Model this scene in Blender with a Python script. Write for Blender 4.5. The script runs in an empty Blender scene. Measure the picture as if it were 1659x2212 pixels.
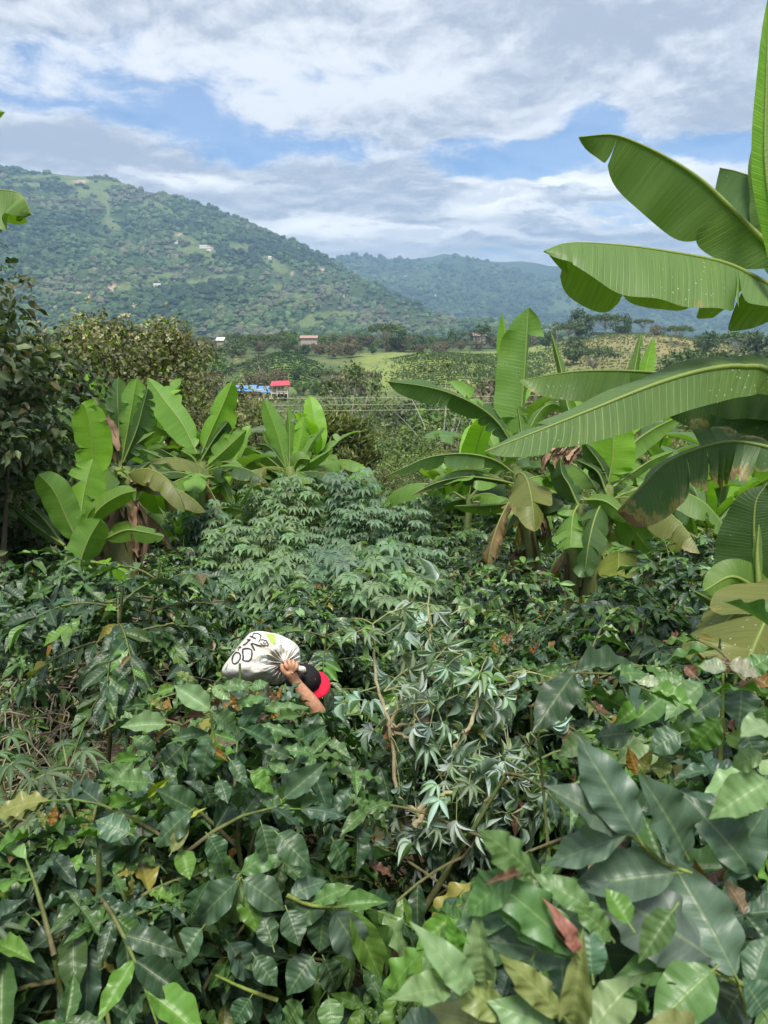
import bpy, math, random
import numpy as np
from mathutils import Vector, Matrix

# ------------------------------------------------------------------ camera, sky, sun, exposure
scene = bpy.context.scene
COL = scene.collection
R = math.radians
PITCH = R(14.36)
CAM = np.array([0.0, 0.0, 0.0])
FD = 1597.6                                     # focal length in pixels of a 1659 x 2212 view of the photograph
cam_data = bpy.data.cameras.new('camera')
cam = bpy.data.objects.new('camera', cam_data)
COL.objects.link(cam)
cam.location = (0, 0, 0)
cam.rotation_euler = (R(90) - PITCH, 0, 0)
cam_data.sensor_fit = 'VERTICAL'
cam_data.sensor_height = 36.0
cam_data.lens = 26.0
cam_data.clip_start = 0.05
cam_data.clip_end = 60000
cam_data.dof.use_dof = True
cam_data.dof.focus_distance = 4.5
cam_data.dof.aperture_fstop = 7.0
scene.camera = cam
scene.render.engine = 'CYCLES'
cy = scene.cycles
cy.use_denoising = True
try:
    cy.denoiser = 'OPENIMAGEDENOISE'
    cy.denoising_prefilter = 'ACCURATE'
except Exception:
    pass
cy.max_bounces = 6
cy.diffuse_bounces = 3
cy.glossy_bounces = 2
cy.transmission_bounces = 3
cy.transparent_max_bounces = 8
cy.volume_bounces = 0
cy.sample_clamp_indirect = 4.0
cy.use_adaptive_sampling = True
cy.adaptive_threshold = 0.015
scene.view_settings.view_transform = 'Standard'
scene.view_settings.look = 'None'
scene.view_settings.gamma = 1.0
scene.view_settings.use_curve_mapping = False
scene.view_settings.exposure = 0.66

CP, SP = math.cos(PITCH), math.sin(PITCH)
def P(dx, dy, d):
    """Point seen at (dx, dy) of the 1659 x 2212 view, d metres along the camera's axis."""
    X = (dx - 829.5) / FD * d
    Y = (1106.0 - dy) / FD * d
    return np.array([X, d * CP + Y * SP, -d * SP + Y * CP])
def proj(p):
    p = np.asarray(p, float)
    d = p[..., 1] * CP - p[..., 2] * SP
    Y = p[..., 1] * SP + p[..., 2] * CP
    d = np.where(np.abs(d) < 1e-6, 1e-6, d)
    return 829.5 + p[..., 0] / d * FD, 1106.0 - Y / d * FD, d
def ae(dx, dy):
    v = P(dx, dy, 1.0); v = v / np.linalg.norm(v)
    return math.atan2(v[0], v[1]), math.asin(v[2])

SUN_EL, SUN_AZ = R(66), R(178)                   # azimuth clockwise from +Y
sd = bpy.data.lights.new('sun', 'SUN')
sd.energy = 4.3
sd.angle = R(18)
sd.color = (1.0, 0.95, 0.86)
sun = bpy.data.objects.new('sun', sd)
COL.objects.link(sun)
sdir = Vector((math.sin(SUN_AZ) * math.cos(SUN_EL), math.cos(SUN_AZ) * math.cos(SUN_EL), math.sin(SUN_EL)))
sun.rotation_euler = sdir.to_track_quat('Z', 'Y').to_euler()
sun.location = (0, 0, 50)

class NT:
    """Small helper for node trees: every call makes one node and returns its socket."""
    def __init__(self, tree):
        self.t = tree; self.n = tree.nodes; self.l = tree.links
        self.n.clear()
    def put(self, sock, v):
        if v is None: return
        if hasattr(v, 'is_output'): self.l.new(v, sock)
        else: sock.default_value = v
    def m(self, op, a, b=None, c=None, clamp=False):
        x = self.n.new('ShaderNodeMath'); x.operation = op; x.use_clamp = clamp
        for i, v in enumerate((a, b, c)): self.put(x.inputs[i], v)
        return x.outputs[0]
    def vm(self, op, a, b=None, s=None):
        x = self.n.new('ShaderNodeVectorMath'); x.operation = op
        self.put(x.inputs[0], a); self.put(x.inputs[1], b)
        if s is not None: self.put(x.inputs['Scale'], s)
        return x.outputs[0]
    def sep(self, v):
        x = self.n.new('ShaderNodeSeparateXYZ'); self.put(x.inputs[0], v); return x.outputs
    def comb(self, a, b, c):
        x = self.n.new('ShaderNodeCombineXYZ')
        for i, v in enumerate((a, b, c)): self.put(x.inputs[i], v)
        return x.outputs[0]
    def noise(self, vec, scale, detail=4, rough=0.5, dist=0.0, col=False):
        x = self.n.new('ShaderNodeTexNoise'); self.put(x.inputs['Vector'], vec)
        x.inputs['Scale'].default_value = scale; x.inputs['Detail'].default_value = detail
        x.inputs['Roughness'].default_value = rough; x.inputs['Distortion'].default_value = dist
        return x.outputs['Color' if col else 'Fac']
    def voro(self, vec, scale, feature='F1'):
        x = self.n.new('ShaderNodeTexVoronoi'); self.put(x.inputs['Vector'], vec)
        x.feature = feature; x.inputs['Scale'].default_value = scale
        return x.outputs['Distance']
    def smooth(self, v, a, b, lo=0.0, hi=1.0):
        x = self.n.new('ShaderNodeMapRange'); x.interpolation_type = 'SMOOTHSTEP'
        self.put(x.inputs[0], v)
        for i, q in enumerate((a, b, lo, hi)): self.put(x.inputs[i + 1], q)
        return x.outputs[0]
    def mix(self, f, a, b, mode='MIX'):
        x = self.n.new('ShaderNodeMix'); x.data_type = 'RGBA'; x.blend_type = mode
        self.put(x.inputs[0], f)
        for i, q in ((6, a), (7, b)):
            if isinstance(q, (tuple, list)) and len(q) == 3: q = (*q, 1.0)
            self.put(x.inputs[i], q)
        return x.outputs[2]
    def attr(self, name):
        x = self.n.new('ShaderNodeAttribute'); x.attribute_name = name; return x
    def bump(self, h, strength, dist=0.01):
        x = self.n.new('ShaderNodeBump'); self.put(x.inputs['Height'], h)
        x.inputs['Strength'].default_value = strength; x.inputs['Distance'].default_value = dist
        return x.outputs[0]

world = bpy.data.worlds.new('World')
scene.world = world
world.use_nodes = True
def build_world():
    t = NT(world.node_tree)
    tc = t.n.new('ShaderNodeTexCoord').outputs['Generated']
    sky = t.n.new('ShaderNodeTexSky'); sky.sky_type = 'NISHITA'; sky.sun_disc = False
    sky.sun_elevation = SUN_EL; sky.sun_rotation = SUN_AZ
    sky.altitude = 1500; sky.air_density = 1.0; sky.dust_density = 0.3; sky.ozone_density = 2.5
    blue = t.mix(1.0, sky.outputs[0], (0.58, 0.86, 1.08), 'MULTIPLY')
    x, y, z = t.sep(tc)
    az = t.m('ARCTAN2', x, y)
    el = t.m('ARCSINE', t.m('MINIMUM', t.m('MAXIMUM', z, -1.0), 1.0))
    # clouds get flatter and smaller towards the horizon
    elp = t.m('MAXIMUM', el, -0.02)
    vv = t.m('MULTIPLY', t.m('LOGARITHM', t.m('ADD', elp, 0.09), 2.7183), 0.62)
    q = t.comb(t.m('MULTIPLY', az, 0.85), vv, 0.0)
    w = t.noise(q, 6.0, 5, 0.55, col=True)
    warp = t.vm('SCALE', t.vm('SUBTRACT', w, (0.5, 0.5, 0.5)), s=0.09)
    qa = t.vm('ADD', q, warp)
    wx, wy, _ = t.sep(warp)
    azw = t.m('ADD', az, t.m('MULTIPLY', wx, 1.5)); elw = t.m('ADD', el, t.m('MULTIPLY', wy, 1.0))
    def blobs(lst):
        tot = None
        for (dx, dy, bw, bh, amp) in lst:
            a0, e0 = ae(dx, dy)
            u = t.m('MULTIPLY', t.m('SUBTRACT', azw, a0), FD / bw); v = t.m('MULTIPLY', t.m('SUBTRACT', elw, e0), FD / bh)
            g = t.m('MULTIPLY', t.m('EXPONENT', t.m('MULTIPLY', t.m('ADD', t.m('MULTIPLY', u, u), t.m('MULTIPLY', v, v)), -1.0)), amp)
            tot = g if tot is None else t.m('ADD', tot, g)
        return tot
    def body(off):
        p = t.vm('ADD', qa, (0.0, off, 0.0))
        return t.m('ADD', t.m('MULTIPLY', t.noise(p, 6.0, 11, 0.60), 1.0), t.m('MULTIPLY', t.noise(t.vm('ADD', p, (3.1, 1.7, 0.4)), 19.0, 8, 0.64), 0.55))
    n1 = body(0.0); n1u = body(0.022)
    lit = t.m('SUBTRACT', n1, n1u)                       # bright crests where the cloud ends upwards, grey undersides
    n3 = t.noise(t.vm('ADD', q, (7.7, 4.2, 0.9)), 3.6, 6, 0.5)
    # where the blue shows through (negative) and where cloud is thick (positive)
    cover = blobs([(330, 262, 290, 32, -.24), (100, 215, 200, 18, -.08), (470, 328, 190, 26, -.16), (640, 290, 150, 30, -.14), (1270, 262, 66, 44, -.42),
                   (1040, 300, 90, 24, -.22), (1090, 372, 160, 26, -.34), (1160, 330, 70, 30, -.26), (1400, 330, 260, 34, -.20), (1230, 455, 200, 18, -.22), (800, 130, 160, 50, -.10),
                   (520, 165, 480, 60, -.11), (150, 180, 260, 40, -.08), (780, 330, 260, 22, -.14), (1560, 360, 120, 34, -.22), (980, 140, 160, 40, -.09),
                   (170, 320, 260, 36, .14), (780, 240, 200, 36, .12), (1300, 110, 500, 120, .26), (1060, 455, 70, 36, .34), (640, 415, 330, 50, .16), (1290, 402, 200, 26, .26), (900, 500, 560, 34, .16), (480, 30, 700, 60, .10)])
    grey = blobs([(1300, 50, 420, 80, .40), (1150, 190, 240, 60, .34), (1560, 250, 180, 70, .34), (800, 262, 230, 34, .40), (170, 310, 330, 50, .42), (700, 385, 380, 60, .44),
                  (1020, 345, 130, 26, .25), (520, 40, 140, 50, .22), (780, 485, 300, 16, .22), (1420, 520, 300, 22, .28), (1240, 500, 220, 12, .36), (1290, 428, 180, 12, .3),
                  (260, 150, 330, 80, -.30), (680, 190, 240, 50, -.28), (1050, 450, 76, 30, -1.3), (1250, 390, 210, 18, -1.1), (1360, 466, 150, 16, -1.1), (690, 502, 120, 16, -1.1), (430, 395, 110, 18, -.6), (900, 522, 260, 12, -.8), (900, 180, 120, 40, -.25), (1380, 165, 200, 36, -.22)])
    dens = t.m('ADD', t.m('SUBTRACT', n1, 0.62), cover)
    alpha = t.smooth(dens, -0.13, 0.13, 0.24, 1.0)
    g = t.m('ADD', t.m('ADD', t.m('MULTIPLY_ADD', t.m('SUBTRACT', n3, 0.5), 1.1, 0.34), grey), t.m('MULTIPLY', lit, -2.6))
    g = t.m('ADD', g, t.m('MULTIPLY', t.m('SUBTRACT', dens, 0.15), 0.5))
    gf = t.smooth(g, 0.0, 0.95)
    cc = t.mix(gf, (6.5, 6.7, 7.0), (3.25, 3.65, 4.4))
    cum = blobs([(1050, 452, 90, 30, 1.0), (1250, 392, 220, 20, .9), (1360, 468, 170, 16, .9), (690, 503, 130, 16, .9), (900, 520, 260, 12, .7), (430, 396, 120, 16, .6)])
    cc = t.mix(t.m('MULTIPLY', cum, t.smooth(t.m('ADD', n1, t.m('MULTIPLY', lit, 1.2)), 0.66, 0.86)), cc, (9.6, 9.5, 9.3))
    out = t.mix(t.m('MULTIPLY', alpha, 0.97), t.vm('SCALE', blue, s=1.0), cc)
    # veil of far cloud sitting on the ridges
    veil = t.m('MULTIPLY', t.smooth(el, R(3.4), R(0.4)), 0.5)
    out = t.mix(veil, out, (4.6, 5.4, 6.4))
    bg = t.n.new('ShaderNodeBackground'); t.put(bg.inputs[0], out); bg.inputs[1].default_value = 0.1
    o = t.n.new('ShaderNodeOutputWorld'); t.l.new(bg.outputs[0], o.inputs[0])
build_world()
try:
    world.cycles.sampling_method = 'MANUAL'; world.cycles.sample_map_resolution = 512
except Exception:
    pass

# ------------------------------------------------------------------ objects and meshes
def tag(o, label, cat, group=None):
    o['label'] = label; o['category'] = cat
    if group: o['group'] = group
    return o
def thing(name, label, cat, loc, group=None):
    o = bpy.data.objects.new(name, None); COL.objects.link(o)
    o.location = tuple(float(v) for v in loc); o.empty_display_size = 0.2
    return tag(o, label, cat, group)
def child(name, me, parent, label=None):
    o = bpy.data.objects.new(name, me); COL.objects.link(o); o.parent = parent
    if label: o['label'] = label
    return o
def copy_tree(src, loc, rz=0.0, sc=1.0, label=None, group=None, tilt=(0, 0)):
    r = src.copy(); COL.objects.link(r)
    r.location = tuple(float(v) for v in loc); r.rotation_euler = (tilt[0], tilt[1], rz); r.scale = (sc, sc, sc) if not isinstance(sc, tuple) else sc
    if label: r['label'] = label
    if group: r['group'] = group
    for c in list(src.children):
        k = c.copy(); COL.objects.link(k); k.parent = r
        for g in c.children:
            h = g.copy(); COL.objects.link(h); h.parent = k
    return r

class MB:
    """Collects vertices, quads, leaf coordinates and colours; build() makes ONE mesh."""
    def __init__(self, origin=(0, 0, 0)):
        self.o = np.asarray(origin, float); self.V = []; self.F = []; self.U = []; self.C = []; self.n = 0
    def raw(self, v, f, col, uv=None):
        v = np.asarray(v, float); f = np.asarray(f, int); m = len(v)
        c = np.asarray(col, float)
        if c.ndim == 1: c = np.tile(c, (m, 1))
        if c.shape[1] == 3: c = np.hstack([c, np.zeros((m, 1))])
        if uv is None: uv = np.zeros((m, 3))
        uv = np.asarray(uv, float)
        if uv.ndim == 1: uv = np.tile(uv, (m, 1))
        self.V.append(v); self.F.append(f + self.n); self.C.append(c); self.U.append(uv); self.n += m
    def leaves(self, tpl, pos, d, n, L, W, col):
        """Copies of a leaf template: pos, direction, normal (N,3); length and half-width (N,); colour (N,3)."""
        tv, tf, tu = tpl
        N = len(pos)
        if N == 0: return
        pos = np.asarray(pos, float)
        d = d / np.maximum(np.linalg.norm(d, axis=1, keepdims=True), 1e-9)
        s = np.cross(d, n); s /= np.maximum(np.linalg.norm(s, axis=1, keepdims=True), 1e-9)
        n2 = np.cross(s, d)
        L = np.broadcast_to(np.asarray(L, float), (N,)); W = np.broadcast_to(np.asarray(W, float), (N,))
        v = pos[:, None, :] + s[:, None, :] * (tv[None, :, 0, None] * W[:, None, None]) + d[:, None, :] * (tv[None, :, 1, None] * L[:, None, None]) + n2[:, None, :] * (tv[None, :, 2, None] * L[:, None, None])
        k = len(tv)
        f = (tf[None] + (np.arange(N) * k)[:, None, None]).reshape(-1, 4)
        uv = np.concatenate([np.tile(tu, (N, 1)), np.repeat(np.random.rand(N), k)[:, None]], axis=1)
        c = np.asarray(col, float)
        if c.ndim == 1: c = np.tile(c, (N, 1))
        self.raw(v.reshape(-1, 3), f, np.repeat(c, k, axis=0), uv)
    def tube(self, pts, rad, col, ns=6, cap=True, col2=None):
        pts = np.asarray(pts, float); n = len(pts); rad = np.broadcast_to(np.asarray(rad, float), (n,))
        t = np.gradient(pts, axis=0); t /= np.maximum(np.linalg.norm(t, axis=1, keepdims=True), 1e-9)
        ref = np.array([0, 0, 1.0]) if abs(t[0, 2]) < 0.9 else np.array([1.0, 0, 0])
        V = []
        for i in range(n):
            a = np.cross(t[i], ref); a /= max(np.linalg.norm(a), 1e-9); b = np.cross(t[i], a);
            an = np.arange(ns) * 2 * math.pi / ns
            V.append(pts[i] + rad[i] * (np.cos(an)[:, None] * a + np.sin(an)[:, None] * b))
        V = np.concatenate(V); F = []
        for i in range(n - 1):
            for j in range(ns):
                F.append((i * ns + j, i * ns + (j + 1) % ns, (i + 1) * ns + (j + 1) % ns, (i + 1) * ns + j))
        u = np.zeros((len(V), 3)); u[:, 1] = np.repeat(np.linspace(0, 1, n), ns)
        c = np.asarray(col, float)
        if col2 is not None:
            w = np.repeat(np.linspace(0, 1, n), ns)[:, None]; c = c[None] * (1 - w) + np.asarray(col2, float)[None] * w
        self.raw(V, F, c, u)
    def box(self, c, s, col, rot=0.0):
        c = np.asarray(c, float); h = np.asarray(s, float) / 2
        v = np.array([(x, y, z) for z in (-1, 1) for x, y in ((-1, -1), (1, -1), (1, 1), (-1, 1))], float) * h
        if rot:
            ca, sa = math.cos(rot), math.sin(rot)
            v = np.stack([v[:, 0] * ca - v[:, 1] * sa, v[:, 0] * sa + v[:, 1] * ca, v[:, 2]], 1)
        self.raw(v + c, [(3, 2, 1, 0), (4, 5, 6, 7), (0, 1, 5, 4), (1, 2, 6, 5), (2, 3, 7, 6), (3, 0, 4, 7)], col)
    def mesh(self, name, mat, smooth=True):
        V = np.concatenate(self.V) - self.o; F = np.concatenate(self.F); C = np.concatenate(self.C); U = np.concatenate(self.U)
        me = bpy.data.meshes.new(name)
        me.vertices.add(len(V)); me.vertices.foreach_set('co', V.astype(np.float32).ravel())
        me.loops.add(F.size); me.loops.foreach_set('vertex_index', F.astype(np.int32).ravel())
        me.polygons.add(len(F)); me.polygons.foreach_set('loop_start', np.arange(0, F.size, 4, dtype=np.int32))
        me.polygons.foreach_set('use_smooth', np.full(len(F), smooth))
        a = me.color_attributes.new('Col', 'FLOAT_COLOR', 'POINT'); a.data.foreach_set('color', C.astype(np.float32).ravel())
        b = me.attributes.new('luv', 'FLOAT_VECTOR', 'POINT'); b.data.foreach_set('vector', U.astype(np.float32).ravel())
        me.update(calc_edges=True)
        me.materials.append(mat)
        return me
    def build(self, name, mat, parent=None, label=None, smooth=True):
        return child(name, self.mesh(name, mat, smooth), parent, label)

def gridfaces(nr, nc, wrap=False):
    i, j = np.meshgrid(np.arange(nr - 1), np.arange(nc if wrap else nc - 1), indexing='ij')
    j2 = (j + 1) % nc
    return np.stack([i * nc + j, i * nc + j2, (i + 1) * nc + j2, (i + 1) * nc + j], -1).reshape(-1, 4)

def h2(ix, iy, s):
    n = (ix.astype(np.int64) * 374761393 + iy.astype(np.int64) * 668265263 + s * 974634777) & 0x7fffffff
    n = ((n ^ (n >> 13)) * 1274126177) & 0x7fffffff
    return ((n ^ (n >> 16)) & 0xffff) / 65535.0
def vnoise(x, y, s=0):
    x = np.asarray(x, float); y = np.asarray(y, float)
    ix, iy = np.floor(x), np.floor(y); fx, fy = x - ix, y - iy
    fx = fx * fx * (3 - 2 * fx); fy = fy * fy * (3 - 2 * fy)
    a = h2(ix, iy, s); b = h2(ix + 1, iy, s); c = h2(ix, iy + 1, s); d = h2(ix + 1, iy + 1, s)
    return (a * (1 - fx) + b * fx) * (1 - fy) + (c * (1 - fx) + d * fx) * fy
def fbm(x, y, s=0, o=4):
    t = 0; a = 0.5; k = 1
    for i in range(o):
        t = t + a * (vnoise(np.asarray(x) * k, np.asarray(y) * k, s + i * 17) - 0.5); a *= 0.5; k *= 2.03
    return t
def sst(a, b, x):
    t = np.clip((np.asarray(x, float) - a) / (b - a), 0, 1); return t * t * (3 - 2 * t)

# ------------------------------------------------------------------ materials
def new_mat(name):
    m = bpy.data.materials.new(name); m.use_nodes = True
    return m, NT(m.node_tree)
def finish(t, shader):
    o = t.n.new('ShaderNodeOutputMaterial'); t.l.new(shader, o.inputs[0])
def principled(t, col, rough, spec=0.5, normal=None):
    p = t.n.new('ShaderNodeBsdfPrincipled'); t.put(p.inputs['Base Color'], col if hasattr(col, 'is_output') else (*col, 1))
    t.put(p.inputs['Roughness'], rough); p.inputs['Specular IOR Level'].default_value = spec
    if normal is not None: t.put(p.inputs['Normal'], normal)
    return p.outputs[0]
def leaf_material(name, rough=0.4, spec=0.5, transl=0.25, veins=0.0, bump=0.5, ttint=(1.5, 1.8, 0.45), nveins=8.0, slope=0.9, vlight=0.35):
    m, t = new_mat(name)
    a = t.attr('Col'); base = a.outputs['Color']
    v, u, r = t.sep(t.attr('luv').outputs['Vector'])
    av = t.m('ABSOLUTE', v)
    pos = t.n.new('ShaderNodeNewGeometry').outputs['Position']
    nz = t.noise(pos, 45.0, 3, 0.6)
    base = t.mix(t.smooth(nz, 0.35, 0.75, 0.0, 0.35), base, t.mix(1.0, base, (0.55, 0.6, 0.5), 'MULTIPLY'))
    nrm = None; rg = rough
    if veins:
        ph = t.m('FRACT', t.m('ADD', t.m('SUBTRACT', t.m('MULTIPLY', u, nveins), t.m('MULTIPLY', av, slope)), 10.0))
        d = t.m('ABSOLUTE', t.m('SUBTRACT', ph, 0.5))
        line = t.smooth(d, 0.36, 0.5)
        mid = t.smooth(av, 0.10, 0.02)
        vein = t.m('MAXIMUM', t.m('MULTIPLY', line, 0.22), mid)
        base = t.mix(t.m('MULTIPLY', vein, vlight), base, t.mix(0.5, base, (0.42, 0.52, 0.2)))
        nrm = t.bump(t.m('SUBTRACT', t.m('MULTIPLY', d, -1.0), t.m('MULTIPLY', mid, 0.35)), bump, 0.006 * veins)
        rg = t.m('MULTIPLY_ADD', nz, 0.22, rough - 0.1)
    pb = principled(t, base, rg, spec, nrm)
    tr = t.n.new('ShaderNodeBsdfTranslucent'); t.put(tr.inputs[0], t.mix(1.0, base, ttint, 'MULTIPLY'))
    mx = t.n.new('ShaderNodeMixShader'); mx.inputs[0].default_value = transl
    t.l.new(pb, mx.inputs[1]); t.l.new(tr.outputs[0], mx.inputs[2])
    finish(t, mx.outputs[0]); return m
M_COFFEE = leaf_material('coffee_leaf', 0.43, 0.5, 0.20, 1.0, 0.30)
M_COFFEE_FAR = leaf_material('coffee_leaf_small', 0.37, 0.55, 0.18, 1.0, 0.3, nveins=6)
M_LEAF = leaf_material('tree_leaf', 0.5, 0.4, 0.25)
M_CASSAVA = leaf_material('cassava_leaf', 0.55, 0.35, 0.28, 0.0)
M_FAR = leaf_material('far_leaf', 0.7, 0.2, 0.2)
def banana_material():
    m, t = new_mat('banana_leaf')
    a = t.attr('Col'); base = a.outputs['Color']; dry = a.outputs['Alpha']
    v, u, r = t.sep(t.attr('luv').outputs['Vector'])
    av = t.m('ABSOLUTE', v)
    pos = t.n.new('ShaderNodeNewGeometry').outputs['Position']
    # fine parallel veins that run from the midrib to the margin, a little swept forward
    uu = t.m('SUBTRACT', u, t.m('MULTIPLY', av, 0.035))
    strip = t.noise(t.comb(t.m('MULTIPLY', uu, 60.0), t.m('MULTIPLY', v, 0.5), r), 1.0, 3, 0.7)
    line = t.m('ABSOLUTE', t.m('SUBTRACT', t.m('FRACT', t.m('MULTIPLY', uu, 46.0)), 0.5))
    vein = t.smooth(line, 0.40, 0.5)
    base = t.mix(t.smooth(strip, 0.3, 0.72, 0.0, 0.7), base, t.mix(1.0, base, (0.62, 0.72, 0.7), 'MULTIPLY'))
    base = t.mix(t.m('MULTIPLY', vein, 0.30), base, t.mix(0.5, base, (0.30, 0.42, 0.14)))
    big = t.noise(pos, 3.0, 3, 0.6)
    base = t.mix(t.smooth(big, 0.4, 0.7, 0.0, 0.35), base, t.mix(1.0, base, (1.25, 1.1, 0.7), 'MULTIPLY'))
    mid = t.smooth(av, 0.05, 0.015)
    base = t.mix(t.m('MULTIPLY', mid, 0.8), base, (0.30, 0.38, 0.11))
    # pale specks of dirt on some leaves
    sp = t.smooth(t.voro(pos, 34.0), 0.16, 0.10)
    spm = t.smooth(t.noise(pos, 2.3, 2, 0.6), 0.52, 0.66)
    base = t.mix(t.m('MULTIPLY', t.m('MULTIPLY', sp, spm), 0.55), base, (0.6, 0.66, 0.52))
    # dry margins: straw, then brown
    dn = t.m('ADD', dry, t.m('MULTIPLY', t.m('SUBTRACT', t.noise(t.comb(t.m('MULTIPLY', uu, 26.0), t.m('MULTIPLY', v, 3.0), r), 1.0, 4, 0.65), 0.5), 1.1))
    base = t.mix(t.smooth(dn, 0.32, 0.5), base, (0.28, 0.23, 0.08))
    base = t.mix(t.smooth(dn, 0.5, 0.68), base, (0.16, 0.10, 0.065))
    nrm = t.bump(t.m('ADD', t.m('MULTIPLY', strip, 0.6), t.m('MULTIPLY', vein, 0.35)), 0.45, 0.008)
    pb = principled(t, base, t.m('MULTIPLY_ADD', strip, 0.2, 0.38), 0.45, nrm)
    tr = t.n.new('ShaderNodeBsdfTranslucent'); t.put(tr.inputs[0], t.mix(1.0, base, (1.7, 1.8, 0.35), 'MULTIPLY'))
    mx = t.n.new('ShaderNodeMixShader'); mx.inputs[0].default_value = 0.38
    t.l.new(pb, mx.inputs[1]); t.l.new(tr.outputs[0], mx.inputs[2])
    finish(t, mx.outputs[0]); return m
M_BANANA = banana_material()
def bark_material(name, scale=30.0, rough=0.85, stretch=(1, 1, 0.25), amt=0.6):
    m, t = new_mat(name)
    base = t.attr('Col').outputs['Color']
    pos = t.n.new('ShaderNodeNewGeometry').outputs['Position']
    n = t.noise(t.vm('MULTIPLY', pos, stretch), scale, 5, 0.65)
    n2 = t.noise(pos, scale * 0.2, 3, 0.6)
    base = t.mix(t.smooth(n, 0.35, 0.7, 0.0, amt), base, t.mix(1.0, base, (0.4, 0.36, 0.32), 'MULTIPLY'))
    base = t.mix(t.smooth(n2, 0.5, 0.75, 0.0, amt * 0.6), base, t.mix(1.0, base, (1.5, 1.5, 1.35), 'MULTIPLY'))
    finish(t, principled(t, base, rough, 0.25, t.bump(n, 0.6, 0.02))); return m
M_BARK = bark_material('bark')
M_STEM = bark_material('banana_stem', 14.0, 0.7, (1, 1, 0.12), 0.5)
def plain_material(name, rough=0.6, spec=0.4, scale=8.0, amt=0.25):
    m, t = new_mat(name)
    base = t.attr('Col').outputs['Color']
    pos = t.n.new('ShaderNodeNewGeometry').outputs['Position']
    n = t.noise(pos, scale, 5, 0.6)
    base = t.mix(t.smooth(n, 0.35, 0.75, 0.0, amt), base, t.mix(1.0, base, (0.6, 0.57, 0.52), 'MULTIPLY'))
    finish(t, principled(t, base, rough, spec, t.bump(n, 0.2, 0.01))); return m
M_PAINT = plain_material('painted_wall', 0.75, 0.3, 0.8, 0.4)
M_ROOF = plain_material('roof_sheet', 0.45, 0.5, 0.6, 0.3)
M_CLOTH = plain_material('cloth', 0.85, 0.2, 40.0, 0.3)
def ground_material():
    m, t = new_mat('soil_and_grass')
    base = t.attr('Col').outputs['Color']
    pos = t.n.new('ShaderNodeNewGeometry').outputs['Position']
    n = t.noise(pos, 0.35, 6, 0.68); n2 = t.noise(pos, 6.0, 5, 0.7); n3 = t.noise(pos, 0.02, 5, 0.65)
    base = t.mix(t.smooth(n, 0.38, 0.66, 0.0, 0.6), base, t.mix(1.0, base, (0.55, 0.66, 0.5), 'MULTIPLY'))
    base = t.mix(t.smooth(n2, 0.4, 0.7, 0.0, 0.5), base, t.mix(1.0, base, (0.5, 0.5, 0.5), 'MULTIPLY'))
    base = t.mix(t.smooth(n3, 0.42, 0.62, 0.0, 0.4), base, t.mix(1.0, base, (1.3, 1.15, 0.9), 'MULTIPLY'))
    finish(t, principled(t, base, 0.95, 0.15, t.bump(n2, 0.5, 0.05))); return m
M_GROUND = ground_material()
def hill_material(name, sc):
    m, t = new_mat(name)
    base = t.attr('Col').outputs['Color']
    pos = t.n.new('ShaderNodeNewGeometry').outputs['Position']
    n = t.noise(pos, sc, 5, 0.7); n2 = t.voro(pos, sc * 1.7)
    base = t.mix(t.smooth(n, 0.38, 0.66, 0.0, 0.65), base, t.mix(1.0, base, (0.5, 0.6, 0.5), 'MULTIPLY'))
    base = t.mix(t.smooth(n2, 0.2, 0.7, 0.0, 0.5), base, t.mix(1.0, base, (0.45, 0.5, 0.45), 'MULTIPLY'))
    finish(t, principled(t, base, 0.95, 0.1)); return m
M_HILL = hill_material('forested_slope', 0.06)
M_RIDGE = hill_material('far_forested_slope', 0.035)
np.random.seed(7); random.seed(7)
# ------------------------------------------------------------------ the ground: one sheet from the coffee slope to the far valley
GY = np.array([-400, -60, -10, 0, 1, 2, 3.7, 5.5, 8, 12, 16, 22, 28, 36, 50, 75, 110, 150, 200, 240, 265, 292, 330, 370, 430, 520, 600, 700, 850, 1100, 1500, 9000.])
GZ = np.array([60, 16, 1.6, -1.65, -2.1, -2.55, -3.25, -3.8, -4.25, -4.75, -5.3, -6.2, -7.6, -10.5, -14.5, -20, -25, -29, -31, -30, -27.2, -28, -29, -28, -25, -21.5, -20, -22, -30, -45, -60, -70.])
def G(x, y):
    x = np.asarray(x, float); y = np.asarray(y, float)
    z = np.interp(y, GY, GZ)
    rr = np.maximum(y, 1.0)
    t = x / rr
    right = sst(0.16, 0.40, t) * sst(18, 36, y) * (1 - sst(170, 320, y))
    z = z + right * (np.interp(y, [18, 30, 50, 80, 120, 200, 320], [-5.6, -6.6, -7.4, -8.6, -12, -22, -24]) - z) * 0.9
    z = z + 15.0 * np.exp(-((t - 0.33) / 0.16) ** 2 - ((y - 470) / 110) ** 2)          # brown planted hill
    z = z + 10.5 * np.exp(-((t - 0.07) / 0.085) ** 2 - ((y - 405) / 65) ** 2)           # terraced knoll
    z = z + 11.0 * np.exp(-((t + 0.135) / 0.05) ** 2 - ((y - 395) / 60) ** 2)           # green round hill
    amp = np.clip((y - 3) / 40, 0.03, 1.0)
    z = z + amp * (fbm(x / 6, y / 6, 3, 3) * 0.7) + np.clip((y - 60) / 300, 0, 1) * fbm(x / 70, y / 70, 9, 4) * 9
    return z
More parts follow.
